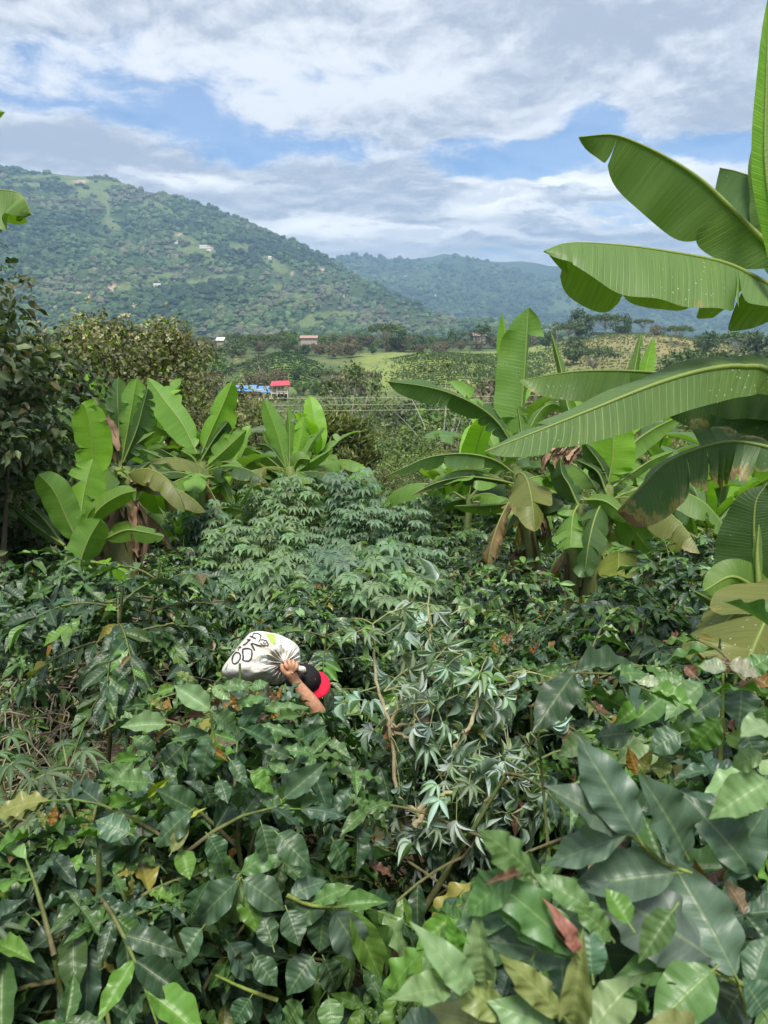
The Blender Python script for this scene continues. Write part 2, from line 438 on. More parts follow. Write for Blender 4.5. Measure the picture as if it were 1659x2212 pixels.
def build_ground():
    az = np.concatenate([np.linspace(-math.pi, -0.75, 60, endpoint=False), np.linspace(-0.75, 0.75, 320, endpoint=False), np.linspace(0.75, math.pi, 60, endpoint=False)])
    rad = np.concatenate([[0.02], np.geomspace(0.5, 6500, 290)])
    A, Rr = np.meshgrid(az, rad)
    X = np.sin(A) * Rr; Y = np.cos(A) * Rr
    Z = G(X, Y)
    V = np.stack([X, Y, Z], -1).reshape(-1, 3)
    F = gridfaces(len(rad), len(az), True)[:, ::-1]
    x, y = V[:, 0], V[:, 1]
    soil = np.array([0.055, 0.04, 0.026]); weeds = np.array([0.06, 0.095, 0.03]); grass = np.array([0.20, 0.20, 0.08]); green = np.array([0.19, 0.235, 0.075]); brown = np.array([0.22, 0.195, 0.095]); far = np.array([0.085, 0.12, 0.05])
    def mixc(c, d, w): return c * (1 - w[:, None]) + d * w[:, None]
    c = np.tile(soil, (len(V), 1))
    n = fbm(x / 3, y / 3, 5, 4)
    c = mixc(c, weeds, sst(-0.1, 0.15, n + sst(10, 26, y) * 0.4 - 0.1))
    t = x / np.maximum(y, 1)
    c = mixc(c, grass, sst(0.16, 0.3, t) * sst(20, 30, y) * (1 - sst(140, 220, y)) * 0.9)
    nm_ = fbm(x / 22, y / 22, 41, 4)
    c = mixc(c, far, sst(130, 180, y) * .75)
    c = mixc(c, np.array([.15, .17, .07]), sst(34, 60, y) * (1 - sst(430, 520, y)) * sst(-.06, .16, nm_ + .5 * np.clip(t, 0, .3)) * .85)
    nf = fbm(x / 40, y / 40, 11, 3)
    fld = sst(300, 335, y) * (1 - sst(500, 560, y))
    c = mixc(c, green, fld * sst(-0.05, -0.02, t) * (1 - sst(0.22, 0.27, t + nf * 0.1)))
    c = mixc(c, np.array([0.13, 0.19, 0.06]), fld * np.exp(-((t + 0.135) / 0.055) ** 4 - ((y - 375) / 55) ** 2))
    c = mixc(c, brown, fld * sst(0.22, 0.27, t + nf * 0.1) * (1 - sst(0.5, 0.6, t)) * (0.55 + 0.45 * sst(-0.1, 0.1, nf)))
    c = mixc(c, np.array([0.22, 0.14, 0.09]), np.exp(-((t - 0.087) / 0.008) ** 2 - ((y - 372) / 14) ** 2))
    ter = fld * np.exp(-((t - 0.03) / 0.05) ** 4 - ((y - 375) / 40) ** 2) * sst(.15, .5, np.sin(y * 1.05 + x * .05))
    c = mixc(c, np.array([.075, .11, .035]), ter * .75)
    # bare clay yard round the farm
    hx, hy = HOUSE[0] - 1, HOUSE[1]
    c = mixc(c, np.array([0.30, 0.19, 0.11]), np.exp(-((x - hx - 3) / 7) ** 2 - ((y - hy + 6) / 7) ** 2) * 0.9)
    mb = MB(); mb.raw(V, F, c)
    o = child('ground', mb.mesh('ground', M_GROUND), None); o['kind'] = 'structure'
HOUSE = P(540, 862, 270)
build_ground()

# ------------------------------------------------------------------ the mountain and the ridges beyond
def slope(name, sky, dnear, dfar, ybase, dx0, dx1, nc, nr, amp, seed, mat, colfn, over=0.5):
    sx = np.array([a for a, b in sky], float); sy = np.array([b for a, b in sky], float)
    dx = np.linspace(dx0, dx1, nc); S = np.linspace(0, 1 + over, nr)
    D, SS = np.meshgrid(dx, S)
    ridge = np.interp(D, sx, sy) + fbm(D / 75, D * 0, seed + 5, 4) * (16 if dnear > 2000 else 7)
    dep = dnear + (dfar - dnear) * SS
    zb = P(0, ybase, dnear)[2]
    X = (D - 829.5) / FD * dep
    zr = -dfar * SP + (1106 - ridge) / FD * dfar * CP
    Y = dep * CP + (1106 - ridge) / FD * dep * SP
    s = np.clip(SS, 0, 1)
    Z = zb + (zr - zb) * (0.82 * s + 0.18 * s * s) - np.maximum(SS - 1, 0) * (zr - zb) * 0.9
    env = np.sin(np.pi * np.clip(s, 0, 1)) ** 0.8
    L = (dfar - dnear)
    g = fbm((X + 0.35 * Y) / (L * 0.23), Y / (L * 0.55), seed, 4)
    g2 = fbm(X / (L * 0.07), Y / (L * 0.10), seed + 40, 4)
    Z = Z + env * amp * (1.6 * g - 0.5 * np.abs(g) + 0.55 * g2) + fbm(X / (L * 0.035), Y / (L * 0.035), seed + 80, 3) * amp * 0.06
    V = np.stack([X, Y, Z], -1)
    mb = MB(); v = V.reshape(-1, 3)
    c = colfn(v)
    mb.raw(v, gridfaces(nr, nc), c)
    o = child(name, mb.mesh(name, mat), None); o['kind'] = 'structure'
    return V
PAST = [(200, 408, 46, 17, .3), (222, 425, 20, 14, 0), (232, 450, 7, 20, .1), (240, 484, 22, 12, -.5), (165, 393, 40, 7, 0), (60, 400, 34, 6, 0), (120, 382, 80, 6, 0), (225, 396, 60, 7, -.1), (360, 455, 40, 7, -.6), (315, 440, 22, 6, .8),
        (400, 515, 34, 9, -.4), (455, 560, 22, 9, -.6), (420, 540, 50, 10, 0), (520, 535, 30, 10, 0), (700, 620, 30, 6, 0), (640, 640, 36, 6, -.1), (590, 620, 24, 8, 0), (270, 620, 18, 10, .6), (170, 636, 12, 8, 0), (690, 585, 14, 10, -.6),
        (350, 600, 40, 10, .2), (480, 600, 40, 8, 0), (680, 690, 40, 14, .3), (740, 680, 40, 10, 0), (590, 570, 40, 12, -.5), (430, 610, 46, 8, .1)]
BARE = [(245, 622, 10, 12, .6), (170, 636, 9, 7, 0), (690, 716, 7, 10, 0), (578, 588, 4, 8, .4), (634, 592, 3, 8, .3), (640, 646, 40, 3, 0), (385, 508, 10, 3, .5), (175, 392, 20, 4, 0), (115, 667, 3, 9, -.4), (765, 650, 12, 4, 0), (455, 536, 14, 3, -.5)]
def inell(v, lst, grow=1.0):
    px, py, _ = proj(v); m = np.zeros(len(v))
    for (cx, cy_, a, b, rot) in lst:
        ca, sa = math.cos(rot), math.sin(rot)
        u = ((px - cx) * ca - (py - cy_) * sa) / (a * grow); w = ((px - cx) * sa + (py - cy_) * ca) / (b * grow)
        m = np.maximum(m, sst(1.15, 0.75, np.sqrt(u * u + w * w) + 0.5 * fbm(px / 14, py / 9, 3, 3)))
    return m
def mcol(v):
    n = fbm(v[:, 0] / 160, v[:, 2] / 60, 6, 4); n2 = fbm(v[:, 0] / 40, v[:, 2] / 30, 8, 3)
    c = np.array([0.055, 0.085, 0.035])[None] * (1 + 0.8 * n[:, None] + 0.6 * n2[:, None])
    p = inell(v, PAST)[:, None]; c = c * (1 - p) + np.array([0.15, 0.185, 0.07]) * p
    b = inell(v, BARE)[:, None]; c = c * (1 - b) + np.array([0.42, 0.31, 0.22]) * b
    return c
SKY1 = [(-1500, 372), (-700, 366), (-300, 360), (0, 356), (60, 370), (150, 379), (250, 387), (300, 408), (400, 430), (450, 444), (530, 475), (600, 505), (650, 530), (700, 556), (750, 586), (820, 620), (900, 660), (960, 694), (1010, 712), (1300, 740)]
MT = slope('mountain_slope', SKY1, 1350, 2700, 760, -1300, 1250, 420, 150, 125, 21, M_HILL, mcol)
def rcol(v):
    n = fbm(v[:, 0] / 300, v[:, 2] / 80, 16, 4); n2 = fbm(v[:, 0] / 90, v[:, 2] / 40, 18, 3)
    c = np.array([0.05, 0.085, 0.035])[None] * (1 + 1.2 * n[:, None] + 0.8 * n2[:, None])
    px, py, _ = proj(v)
    p = (sst(0.9, 0.4, np.hypot((px - 1230) / 70, (py - 660) / 22) + fbm(px / 20, py / 12, 5, 3)) * 0.8)[:, None]
    return c * (1 - p) + np.array([0.11, 0.15, 0.06]) * p
SKY2 = [(300, 560), (700, 562), (760, 552), (829, 556), (880, 563), (934, 570), (980, 558), (1054, 567), (1080, 577), (1130, 592), (1230, 612), (1330, 634), (1450, 656), (1560, 690), (2200, 700)]
R2 = slope('valley_ridge', SKY2, 3300, 5200, 735, 300, 2100, 260, 90, 120, 33, M_RIDGE, rcol)
SKY3 = [(-1500, 560), (300, 560), (660, 560), (760, 558), (830, 562), (900, 553), (965, 549), (1020, 556), (1080, 562), (1140, 567), (1200, 574), (1300, 560), (1420, 566), (1600, 554), (2600, 560)]
R3 = slope('distant_range', SKY3, 5400, 6200, 700, -1200, 2600, 200, 50, 110, 44, M_RIDGE, rcol, 0.12)

# tree cover of the far slopes: nobody could count it
def blob_tpls(k, n=6, seed=1):
    rs = np.random.RandomState(seed); out = []
    for _ in range(k):
        V = []
        for (h, r) in ((-0.3, 0.8), (0.2, 1.0), (0.72, 0.7), (1.0, 0.08)):
            a = np.arange(n) * 2 * math.pi / n + rs.rand() * 0.8
            rr = r * (0.75 + 0.5 * rs.rand(n)); hh = h + 0.22 * (rs.rand(n) - 0.5) * (r > 0.1)
            V.append(np.stack([np.cos(a) * rr, np.sin(a) * rr, hh], 1))
        out.append((np.concatenate(V), gridfaces(4, n, True)))
    return out
BLOBS = blob_tpls(6)
def canopy(name, V, N, size, smin, smax, pal, seed, mat, keep=None, trunk=False):
    rs = np.random.RandomState(seed); nr, nc = V.shape[:2]
    fi = smin + (smax - smin) * rs.rand(N); ci = rs.rand(N) * (nc - 1.001)
    fi = np.clip(fi * (nr - 1), 0, nr - 1.001)
    i0 = fi.astype(int); j0 = ci.astype(int); a = (fi - i0)[:, None]; b = (ci - j0)[:, None]
    p = V[i0, j0] * (1 - a) * (1 - b) + V[i0 + 1, j0] * a * (1 - b) + V[i0, j0 + 1] * (1 - a) * b + V[i0 + 1, j0 + 1] * a * b
    px, py, _ = proj(p); ok = (px > -260) & (px < 1900)
    if keep is not None: ok &= keep(p, rs)
    p = p[ok]; n = len(p)
    r = size * (0.40 + 1.25 * rs.rand(n) ** 3.0)
    wn = fbm(p[:, 0] / 220, p[:, 2] / 70, seed, 3)
    ci = np.clip(((wn * 2.2 + 0.5) * len(pal) + rs.randn(n) * 1.0).astype(int), 0, len(pal) - 1)
    c = np.array(pal)[ci] * (0.65 + 0.7 * rs.rand(n))[:, None]
    mb = MB(); which = rs.randint(0, len(BLOBS), n)
    for k, (tv, tf) in enumerate(BLOBS):
        s = which == k; m = s.sum()
        if not m: continue
        hh = (0.7 + 0.7 * rs.rand(m))[:, None]
        v = p[s][:, None, :] + tv[None] * r[s][:, None, None] * np.stack([np.ones((m, 1)), np.ones((m, 1)), hh], -1)
        v[:, :, 2] += r[s][:, None] * 0.25
        f = (tf[None] + (np.arange(m) * len(tv))[:, None, None]).reshape(-1, 4)
        mb.raw(v.reshape(-1, 3), f, np.repeat(c[s], len(tv), 0))
    o = child(name, mb.mesh(name, mat, False), None); o['kind'] = 'stuff'
    return o
GP = [(0.028, 0.058, 0.028), (0.042, 0.08, 0.033), (0.06, 0.11, 0.04), (0.09, 0.15, 0.052), (0.11, 0.155, 0.065), (0.14, 0.145, 0.085)]
def keep1(p, rs):
    open_ = inell(p, PAST, 1.05); px, py, _ = proj(p)
    crops = sst(0.02, 0.14, fbm(px / 60, py / 30, 77, 3) + 0.10 * sst(520, 600, py))
    return rs.rand(len(p)) > np.maximum(open_ * 0.985, crops * 0.72)
tag(canopy('mountain_forest', MT, 88000, 7.6, 0.0, 1.02, GP, 51, M_FAR, keep1), 'blue green forest covering the big mountain slope', 'forest')
tag(canopy('ridge_forest', R2, 15000, 15, 0.0, 1.02, GP[:4], 52, M_FAR, lambda p, rs: rs.rand(len(p)) > 0.75 * sst(0.9, 0.4, np.hypot((proj(p)[0] - 1230) / 70, (proj(p)[1] - 660) / 22))), 'hazy blue forest on the lower ridge behind the mountain', 'forest')

# small white farmhouses far up the slopes
def farmhouse(dx, dy, w, roofc, label, V=MT):
    px, py, d = proj(V[:100])
    k = np.argmin((px - dx) ** 2 + (py - dy) ** 2 + (d > 2600) * 1e5); p = V[:100].reshape(-1, 3)[k]
    t = thing('farmhouse', label, 'house', p, 'farmhouses scattered over the mountain')
    l = w; dp = w * 0.55; h = 4.2
    a = MB(); a.box((0, 0, 1.5), (l, dp, h + 3), (0.78, 0.74, 0.66)); a.build('wall', M_PAINT, t, smooth=False)
    r = MB(); e = 0.8; z = h + 1.5
    V_ = [(-l / 2 - e, -dp / 2 - e, z), (l / 2 + e, -dp / 2 - e, z), (l / 2 + e, 0, z + 2.2), (-l / 2 - e, 0, z + 2.2), (-l / 2 - e, dp / 2 + e, z), (l / 2 + e, dp / 2 + e, z)]
    V_ = V_ + [(x, y, zz + 0.3) for x, y, zz in V_]
    r.raw(V_, [(0, 1, 2, 3), (3, 2, 5, 4), (6, 9, 8, 7), (9, 10, 11, 8), (0, 6, 7, 1), (1, 7, 8, 2), (2, 8, 11, 5), (4, 5, 11, 10), (3, 4, 10, 9), (0, 3, 9, 6)], roofc)
    r.build('roof', M_ROOF, t, smooth=False)
WH, RD, GR = (0.75, 0.74, 0.72), (0.42, 0.16, 0.10), (0.5, 0.5, 0.48)
for dx, dy, w, rc, lb in [(438, 533, 22, WH, 'long white farmhouse high on the mountain under the ridge line'), (452, 539, 13, GR, 'grey roofed shed stepping down from the long white farmhouse'),
                          (372, 556, 18, GR, 'pale farmhouse just below the twin pasture on the mountain'), (378, 525, 12, WH, 'small white house among coffee plots over the pale farmhouse'),
                          (342, 622, 17, WH, 'two tone white house alone above a wooded gully on the mountain'), (404, 631, 15, WH, 'bright white house low on the mountain beside a long grey shed'),
                          (420, 623, 24, GR, 'long grey shed low on the mountain behind the bright white house'), (475, 621, 11, WH, 'tiny white house in trees midway along the mountain foot'),
                          (699, 583, 16, RD, 'red roofed house near the right shoulder of the mountain'), (738, 641, 14, RD, 'red roofed house low on the mountain beside a clay road'), (760, 655, 14, WH, 'white house on the clay road low on the mountain'), (583, 558, 10, WH, 'tiny white house under the dark wooded ridge')]:
    farmhouse(dx, dy, w, rc, lb)
for dx, dy, w, lb in [(880, 598, 22, 'white house high on the hazy ridge'), (1105, 616, 20, 'white house at the open end of the hazy ridge'), (850, 588, 24, 'long white house under the crest of the hazy ridge'), (940, 640, 18, 'white house halfway down the hazy ridge'), (1010, 690, 24, 'white house at the foot of the hazy ridge')]:
    farmhouse(dx, dy, w, WH, lb, R2)
# ------------------------------------------------------------------ leaf shapes
def leaf_tpl(nu, nv, fold=0.06, droop=0.18, wave=0.05, kw=4.0, quilt=0.0, ph=0.0, tip=0.8, wid=0.85, pet=0.0, nq=8.0, tw=0.0):
    u = np.linspace(0, 1, nu + 1); v = np.linspace(-1, 1, nv + 1)
    U, V = np.meshgrid(u, v, indexing='ij')
    hw = np.sin(math.pi * np.clip(U, 0, 1) ** wid) ** 0.9 * (1 - 0.35 * sst(tip - 0.1, 1, U)) + 0.012
    if pet: hw = np.where(U < pet, 0.05, hw)
    edge = 1 + 0.028 * np.sin(2 * math.pi * kw * U + ph) * np.abs(V)
    x = V * hw * edge
    z = fold * np.abs(V) * hw - droop * U ** 2 + wave * np.sin(2 * math.pi * kw * U + ph + np.sign(V) * 0.8) * V ** 2 * hw
    if quilt:
        z = z + quilt * np.cos(2 * math.pi * (nq * U - 0.9 * np.abs(V))) * hw * (1 - np.abs(V) ** 4) * np.minimum(1, np.abs(V) * 4)
    z = z + tw * V * hw * (U - 0.3)
    return (np.stack([x, U, z], -1).reshape(-1, 3), gridfaces(nu + 1, nv + 1), np.stack([V, U], -1).reshape(-1, 2))
NEAR = [leaf_tpl(28, 6, .10, .18, .060, 3.1, .006, .3), leaf_tpl(28, 6, .03, .34, .066, 3.5, .0065, 1.7, tw=.22), leaf_tpl(28, 6, .18, .10, .05, 3.0, .007, 3.0, tw=-.2), leaf_tpl(28, 6, -.06, .28, .062, 3.7, .0065, 4.4, tw=.1), leaf_tpl(28, 6, .08, .46, .062, 2.8, .0075, 5.4, tw=-.12), leaf_tpl(28, 6, .22, .30, .06, 3.6, .008, 2.2, tw=.05)]
MID = [leaf_tpl(8, 4, .10, .20, .05, 1.5, 0, .3), leaf_tpl(8, 4, .03, .38, .06, 1.8, 0, 1.9, tw=.18), leaf_tpl(8, 4, .16, .10, .04, 1.3, 0, 3.3, tw=-.18)]
LOW = [leaf_tpl(3, 2, .12, .2, 0, 1, 0, 0), leaf_tpl(3, 2, .02, .45, 0, 1, 0, 0)]
TINY = [leaf_tpl(2, 2, .15, .15, 0, 1)]
NARROW = [leaf_tpl(8, 2, .18, .15, .0, 1, 0, 0, .7, .75), leaf_tpl(8, 2, .25, .45, .0, 1, 0, 0, .7, .75)]
def palm_tpl(lobes=7, nu=5, droop=0.28, spread=2.15, narrow=0.15, fold=.10):
    V = []; F = []; U = []; n = 0
    for i in range(lobes):
        a = (i - (lobes - 1) / 2) * spread * 2 / (lobes - 1)
        ln = 1 - 0.36 * (abs(a) / spread) ** 1.3
        v, f, uv = leaf_tpl(nu, 2, fold, droop, 0, 1, 0, 0, .75, .9)
        v = v * np.array([narrow, ln, 1.0]); v[:, 2] += -0.02
        ca, sa = math.cos(a), math.sin(a)
        q = np.stack([v[:, 0] * ca + v[:, 1] * sa, -v[:, 0] * sa + v[:, 1] * ca, v[:, 2]], 1)
        V.append(q); F.append(f + n); U.append(uv); n += len(v)
    return np.concatenate(V), np.concatenate(F), np.concatenate(U)
PALM = [palm_tpl(7), palm_tpl(7, 5, .48), palm_tpl(5, 5, .2, 1.8)]
WILT = [palm_tpl(5, 6, .10, 1.2, .085, .22), palm_tpl(4, 6, .26, .9, .08, .25), palm_tpl(3, 6, .1, .9, .10, .3)]
DARK, BLUE, MIDG, BRIGHT, LIGHT = (.028, .064, .027), (.037, .078, .044), (.056, .122, .031), (.090, .195, .028), (.16, .26, .10)
BRONZE, ORANGE, OLIVE, YEL = (.13, .062, .042), (.21, .11, .02), (.15, .17, .045), (.26, .32, .03)
def jit(c, n, rs, a=0.35):
    c = np.tile(np.array(c), (n, 1)) if np.ndim(c) == 1 else np.array(c)
    return np.clip(c * (1 - a / 2 + a * rs.rand(n)[:, None]) * (1 - .08 + .16 * rs.rand(n, 3)), 0, 1)
def pick(n, rs, cols, w):
    w = np.array(w, float) / sum(w)
    return np.array(cols)[rs.choice(len(cols), n, p=w)]

# ------------------------------------------------------------------ coffee
def coffee_bush(seed, h, rad, L, tpls, stems=2, bare=0.12, step=0.085, bronze=0.25, dark=0.5, light=0.15, inner=0.25, mat=None, spread=0.25, pitch=0.5, hang=.5, stemr=1.0, clear=None, dens=.40, ros=80, rbase=.18):
    """(foliage mesh, stem mesh) of a coffee bush standing at the origin."""
    rs = np.random.RandomState(seed)
    B = MB(); F = MB()
    P_, D_, N_, L_, C_ = [], [], [], [], []
    for s in range(stems):
        a0 = rs.rand() * 6.28; off = spread * rad * (0.3 + rs.rand()) * (stems > 1)
        base = np.array([math.cos(a0) * off * .4, math.sin(a0) * off * .4, 0.]); top = np.array([math.cos(a0) * off * 1.6, math.sin(a0) * off * 1.6, h * (0.86 + 0.16 * rs.rand())])
        mid = (base + top) / 2 + rs.randn(3) * .03
        tt = np.linspace(0, 1, 9)[:, None]; st = base * (1 - tt) ** 2 + 2 * mid * tt * (1 - tt) + top * tt ** 2
        B.tube(st, np.linspace(.022, .006, 9) * stemr, (.12, .09, .055), 6, col2=(.10, .14, .04))
        zs = np.arange(h * bare, h * .98, step); az = rs.rand() * 3.14
        for k, z in enumerate(zs):
            f = min(z / (top[2] + 1e-6), 1.0); o = st[int(round(f * 8))]
            az += 1.57 + rs.randn() * .25
            prof = math.sin(math.pi * (0.16 + 0.80 * (1 - f) ** .8)) if f > .35 else 0.9 + .1 * rs.rand()
            for q in (0, math.pi):
                if rs.rand() < .06: continue
                bl = rad * prof * (0.82 + .28 * rs.rand()) + L * .25
                a = az + q + rs.randn() * .2
                e0 = -.1 + 1.0 * f ** 2 + rs.randn() * .12
                n = max(int(bl / (L * dens)), 2); u = np.linspace(0, 1, n + 1)
                rr = bl * u; zz = rr * math.tan(min(e0, 1.2)) * .6 - .55 * bl * u ** 2.2
                pts = np.stack([o[0] + math.cos(a) * rr, o[1] + math.sin(a) * rr, o[2] * 0 + z + zz], 1)
                if clear is not None and (clear(pts[-1:])[0] or clear(pts[n // 2:n // 2 + 1])[0]): continue
                B.tube(pts, np.linspace(.007, .0025, n + 1) * min(stemr * 1.3, 1), (.13, .11, .06), 4, col2=(.12, .2, .04))
                t = np.gradient(pts, axis=0); t /= np.linalg.norm(t, axis=1, keepdims=True)
                side = np.array([-math.sin(a), math.cos(a), 0.])
                for i in range(n + 1):
                    if u[i] < inner * (1 - f * .8): continue
                    for sg in (-1, 1):
                        if rs.rand() < .07: continue
                        ang = (0.95 - .45 * u[i]) + rs.randn() * .2
                        d = t[i] * math.cos(ang) + side * sg * math.sin(ang) + np.array([0, 0, -hang + (hang + .15) * f * u[i]]) + rs.randn(3) * .16
                        nn = np.array([0, 0, 1.]) + t[i] * .35 * (1 - f) + rs.randn(3) * .28 + np.array([math.cos(a), math.sin(a), 0]) * pitch
                        P_.append(pts[i]); D_.append(d); N_.append(nn)
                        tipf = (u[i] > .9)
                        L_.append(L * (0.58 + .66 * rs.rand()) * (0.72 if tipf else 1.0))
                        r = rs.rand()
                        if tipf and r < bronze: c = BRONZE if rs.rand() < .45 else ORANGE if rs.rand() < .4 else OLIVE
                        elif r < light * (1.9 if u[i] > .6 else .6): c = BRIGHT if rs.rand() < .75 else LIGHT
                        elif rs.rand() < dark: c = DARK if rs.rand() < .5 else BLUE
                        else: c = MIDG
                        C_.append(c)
    # shoot tips: rosettes of hanging leaves that close the bush to a rounded mass
    for k in range(ros):
        z = h * (rbase + (1 - rbase) * rs.rand() ** .85); a = rs.rand() * 6.28; lob = 1 + .16 * math.sin(3 * a + seed) + .08 * math.sin(7 * a)
        r = rad * lob * math.sqrt(max(1 - ((z / h - .42) / .60) ** 2, .02)) * (.86 + .2 * rs.rand())
        o = np.array([math.cos(a) * r, math.sin(a) * r, z]); out = np.array([math.cos(a), math.sin(a), 0]); ax = out * (.25 + .75 * (1 - z / h)) + np.array([0, 0, .25 + .6 * z / h]) + rs.randn(3) * .15; ax /= np.linalg.norm(ax)
        e1 = np.cross(ax, [0, 0, 1.]) + 1e-3; e1 /= np.linalg.norm(e1); e2 = np.cross(ax, e1); ph = rs.rand() * 6.28; shade = rs.rand()
        for q in range(8):
            an = ph + q * 1.57 + (q // 4) * .6 + rs.randn() * .15; tier = q // 4
            tg = e1 * math.cos(an) + e2 * math.sin(an)
            P_.append(o - ax * L * .35 * tier); D_.append(tg * (.85 + .1 * tier) + ax * (.45 - .35 * tier) + np.array([0, 0, -.35 - hang * .6 * tier]) + rs.randn(3) * .12)
            N_.append(ax + np.array([0, 0, .35]) + rs.randn(3) * .2); L_.append(L * (.60 + .36 * tier) * (.70 + .55 * rs.rand()))
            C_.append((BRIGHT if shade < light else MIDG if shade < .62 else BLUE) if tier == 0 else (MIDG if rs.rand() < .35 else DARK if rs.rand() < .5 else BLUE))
        if rs.rand() < bronze:
            for q in range(2):
                P_.append(o + ax * .01); D_.append(ax + (e1 if q else -e1) * .4); N_.append(e2 + ax * .2); L_.append(L * .42); C_.append([BRONZE, ORANGE, OLIVE][rs.randint(3)])
    P_, D_, N_, L_ = map(np.array, (P_, D_, N_, L_)); C_ = jit(np.array(C_), len(C_), rs, .5)
    sick = rs.rand(len(C_)); C_[sick < .012] = (.22, .20, .04); C_[(sick > .012) & (sick < .02)] = (.12, .08, .04)
    if clear is not None:
        q = P_ + D_ / np.linalg.norm(D_, axis=1, keepdims=True) * (L_ * .6)[:, None]; k = ~(clear(P_) | clear(q)); P_, D_, N_, L_, C_ = P_[k], D_[k], N_[k], L_[k], C_[k]
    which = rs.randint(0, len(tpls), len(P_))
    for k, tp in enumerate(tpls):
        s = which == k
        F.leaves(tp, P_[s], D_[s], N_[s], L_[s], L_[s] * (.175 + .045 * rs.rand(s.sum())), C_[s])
    return F.mesh('coffee_foliage', mat or M_COFFEE_FAR), B.mesh('coffee_stem', M_BARK)
def bush_thing(label, loc, meshes, group=None, name='coffee_bush', cat='coffee bush', rz=0.0):
    t = thing(name, label, cat, loc, group); t.rotation_euler.z = rz
    child('foliage', meshes[0], t); child('stem', meshes[1], t)
    return t

# ------------------------------------------------------------------ banana plants
def resample(pts, n):
    pts = np.asarray(pts, float)
    if len(pts) == 2: pts = np.array([pts[0], (pts[0] + pts[1]) / 2, pts[1]])
    ext = np.vstack([2 * pts[0] - pts[1], pts, 2 * pts[-1] - pts[-2]])
    out = []
    for i in range(len(pts) - 1):
        p0, p1, p2, p3 = ext[i:i + 4]
        for t in np.linspace(0, 1, 14, endpoint=False):
            out.append(0.5 * ((2 * p1) + (p2 - p0) * t + (2 * p0 - 5 * p1 + 4 * p2 - p3) * t * t + (3 * p1 - p0 - 3 * p2 + p3) * t ** 3))
    out.append(pts[-1]); out = np.array(out)
    s = np.concatenate([[0], np.cumsum(np.linalg.norm(np.diff(out, axis=0), axis=1))]); q = np.linspace(0, s[-1], n)
    return np.stack([np.interp(q, s, out[:, k]) for k in range(3)], 1)
BG = dict(m=(.115, .215, .036), b=(.175, .36, .03), d=(.052, .108, .032), l=(.14, .275, .048), y=(.20, .24, .045), g=(.085, .165, .052), o=(.17, .19, .05), n=(.125, .215, .058), x=(.17, .11, .065))
def lamina(mb, mid, LA, LB, w, col, rs, tears=0, dry=0.0, curl=0.12, wave=0.035, pet=0.06, nv=5, wv=(1, 1), rib=0.02, tipw=0.0, ragged=0.0, rotj=.34):
    """Banana leaf along the midrib points; LA, LB: sideways unit vectors of its two halves at each point."""
    n = len(mid); u = np.linspace(0, 1, n)
    s = np.clip((u - pet) / (1 - pet), 0, 1)
    rise = (1 - np.exp(-s / .07)) * (.80 + .20 * sst(0, .4, s))
    prof = rise * np.maximum(1 - np.clip((s - .30) / .70, 0, 1) ** (2.0 + 6.0 * tipw), 0) ** (.75 - .25 * tipw) * (s > 0)
    for k, Lat in enumerate((LA, LB)):
        ww = w * wv[k]
        cuts = sorted(rs.rand(tears) * .85 + .1) if tears else []
        bounds = [0.0] + list(cuts) + [1.0]
        ph = rs.rand() * 6
        for a, b in zip(bounds[:-1], bounds[1:]):
            m = max(int((b - a) * n * 1.3) + 2, 3)
            q = np.linspace(a, b, m); uu = pet + q * (1 - pet)
            idx = uu * (n - 1); i0 = np.clip(idx.astype(int), 0, n - 2); f = (idx - i0)[:, None]
            cen = mid[i0] * (1 - f) + mid[i0 + 1] * f; lat = Lat[i0] * (1 - f) + Lat[i0 + 1] * f
            lat /= np.maximum(np.linalg.norm(lat, axis=1, keepdims=True), 1e-9)
            tan = np.gradient(cen, axis=0); tan /= np.maximum(np.linalg.norm(tan, axis=1, keepdims=True), 1e-9)
            nor = np.cross(tan, lat)
            hw = np.interp(uu, u, prof) * ww
            if tears:
                rot = rs.randn() * rotj
                sag = max(rs.randn() * .15 + .08, -.05)
                hw = hw * (1 - ragged * rs.rand())
            else: rot = 0; sag = 0
            V = np.linspace(0, 1, nv + 1)
            pts = np.zeros((m, nv + 1, 3))
            for j, v in enumerate(V):
                e = hw[:, None] * v
                pinch = (np.abs(np.linspace(-1, 1, m)) ** 6)[:, None] * (0.14 * (tears > 0)) * v
                p = cen + lat * e * (1 - pinch * 2) + nor * (e * math.sin(rot) * v + (ww * wave * np.sin(q * 26 + ph + k * 2) * v * v)[:, None] + (ww * wave * .8 * np.sin(q * 9 + ph) * v)[:, None])
                p = p + np.array([0, 0, -1.]) * (e * v * (curl + sag))
                p = p + tan * (e * .10 * v)
                pts[:, j] = p
            d = np.zeros((m, nv + 1))
            if dry:
                nz = .5 + .9 * vnoise(q * 7 + ph * 9, q * 0 + k * 5.5, 3)
                d = dry * (.25 + .75 * V[None] ** 2.5) * nz[:, None] + dry * .55 * sst(.8, 1, q)[:, None]
            c = np.zeros((m, nv + 1, 4)); c[..., :3] = np.array(col); c[..., 3] = d
            sg = 1 if k == 0 else -1
            uv = np.stack([np.broadcast_to(V * sg, (m, nv + 1)), np.broadcast_to(uu[:, None], (m, nv + 1)), np.full((m, nv + 1), ph)], -1)
            mb.raw(pts.reshape(-1, 3), gridfaces(m, nv + 1), c.reshape(-1, 4), uv.reshape(-1, 3))
    L = np.linalg.norm(mid[-1] - mid[0])
    rc = np.array(col) * .5 + np.array((.16, .2, .06)) * .5
    mb.tube(mid, np.linspace(rib, rib * .15, n), rc, 6)
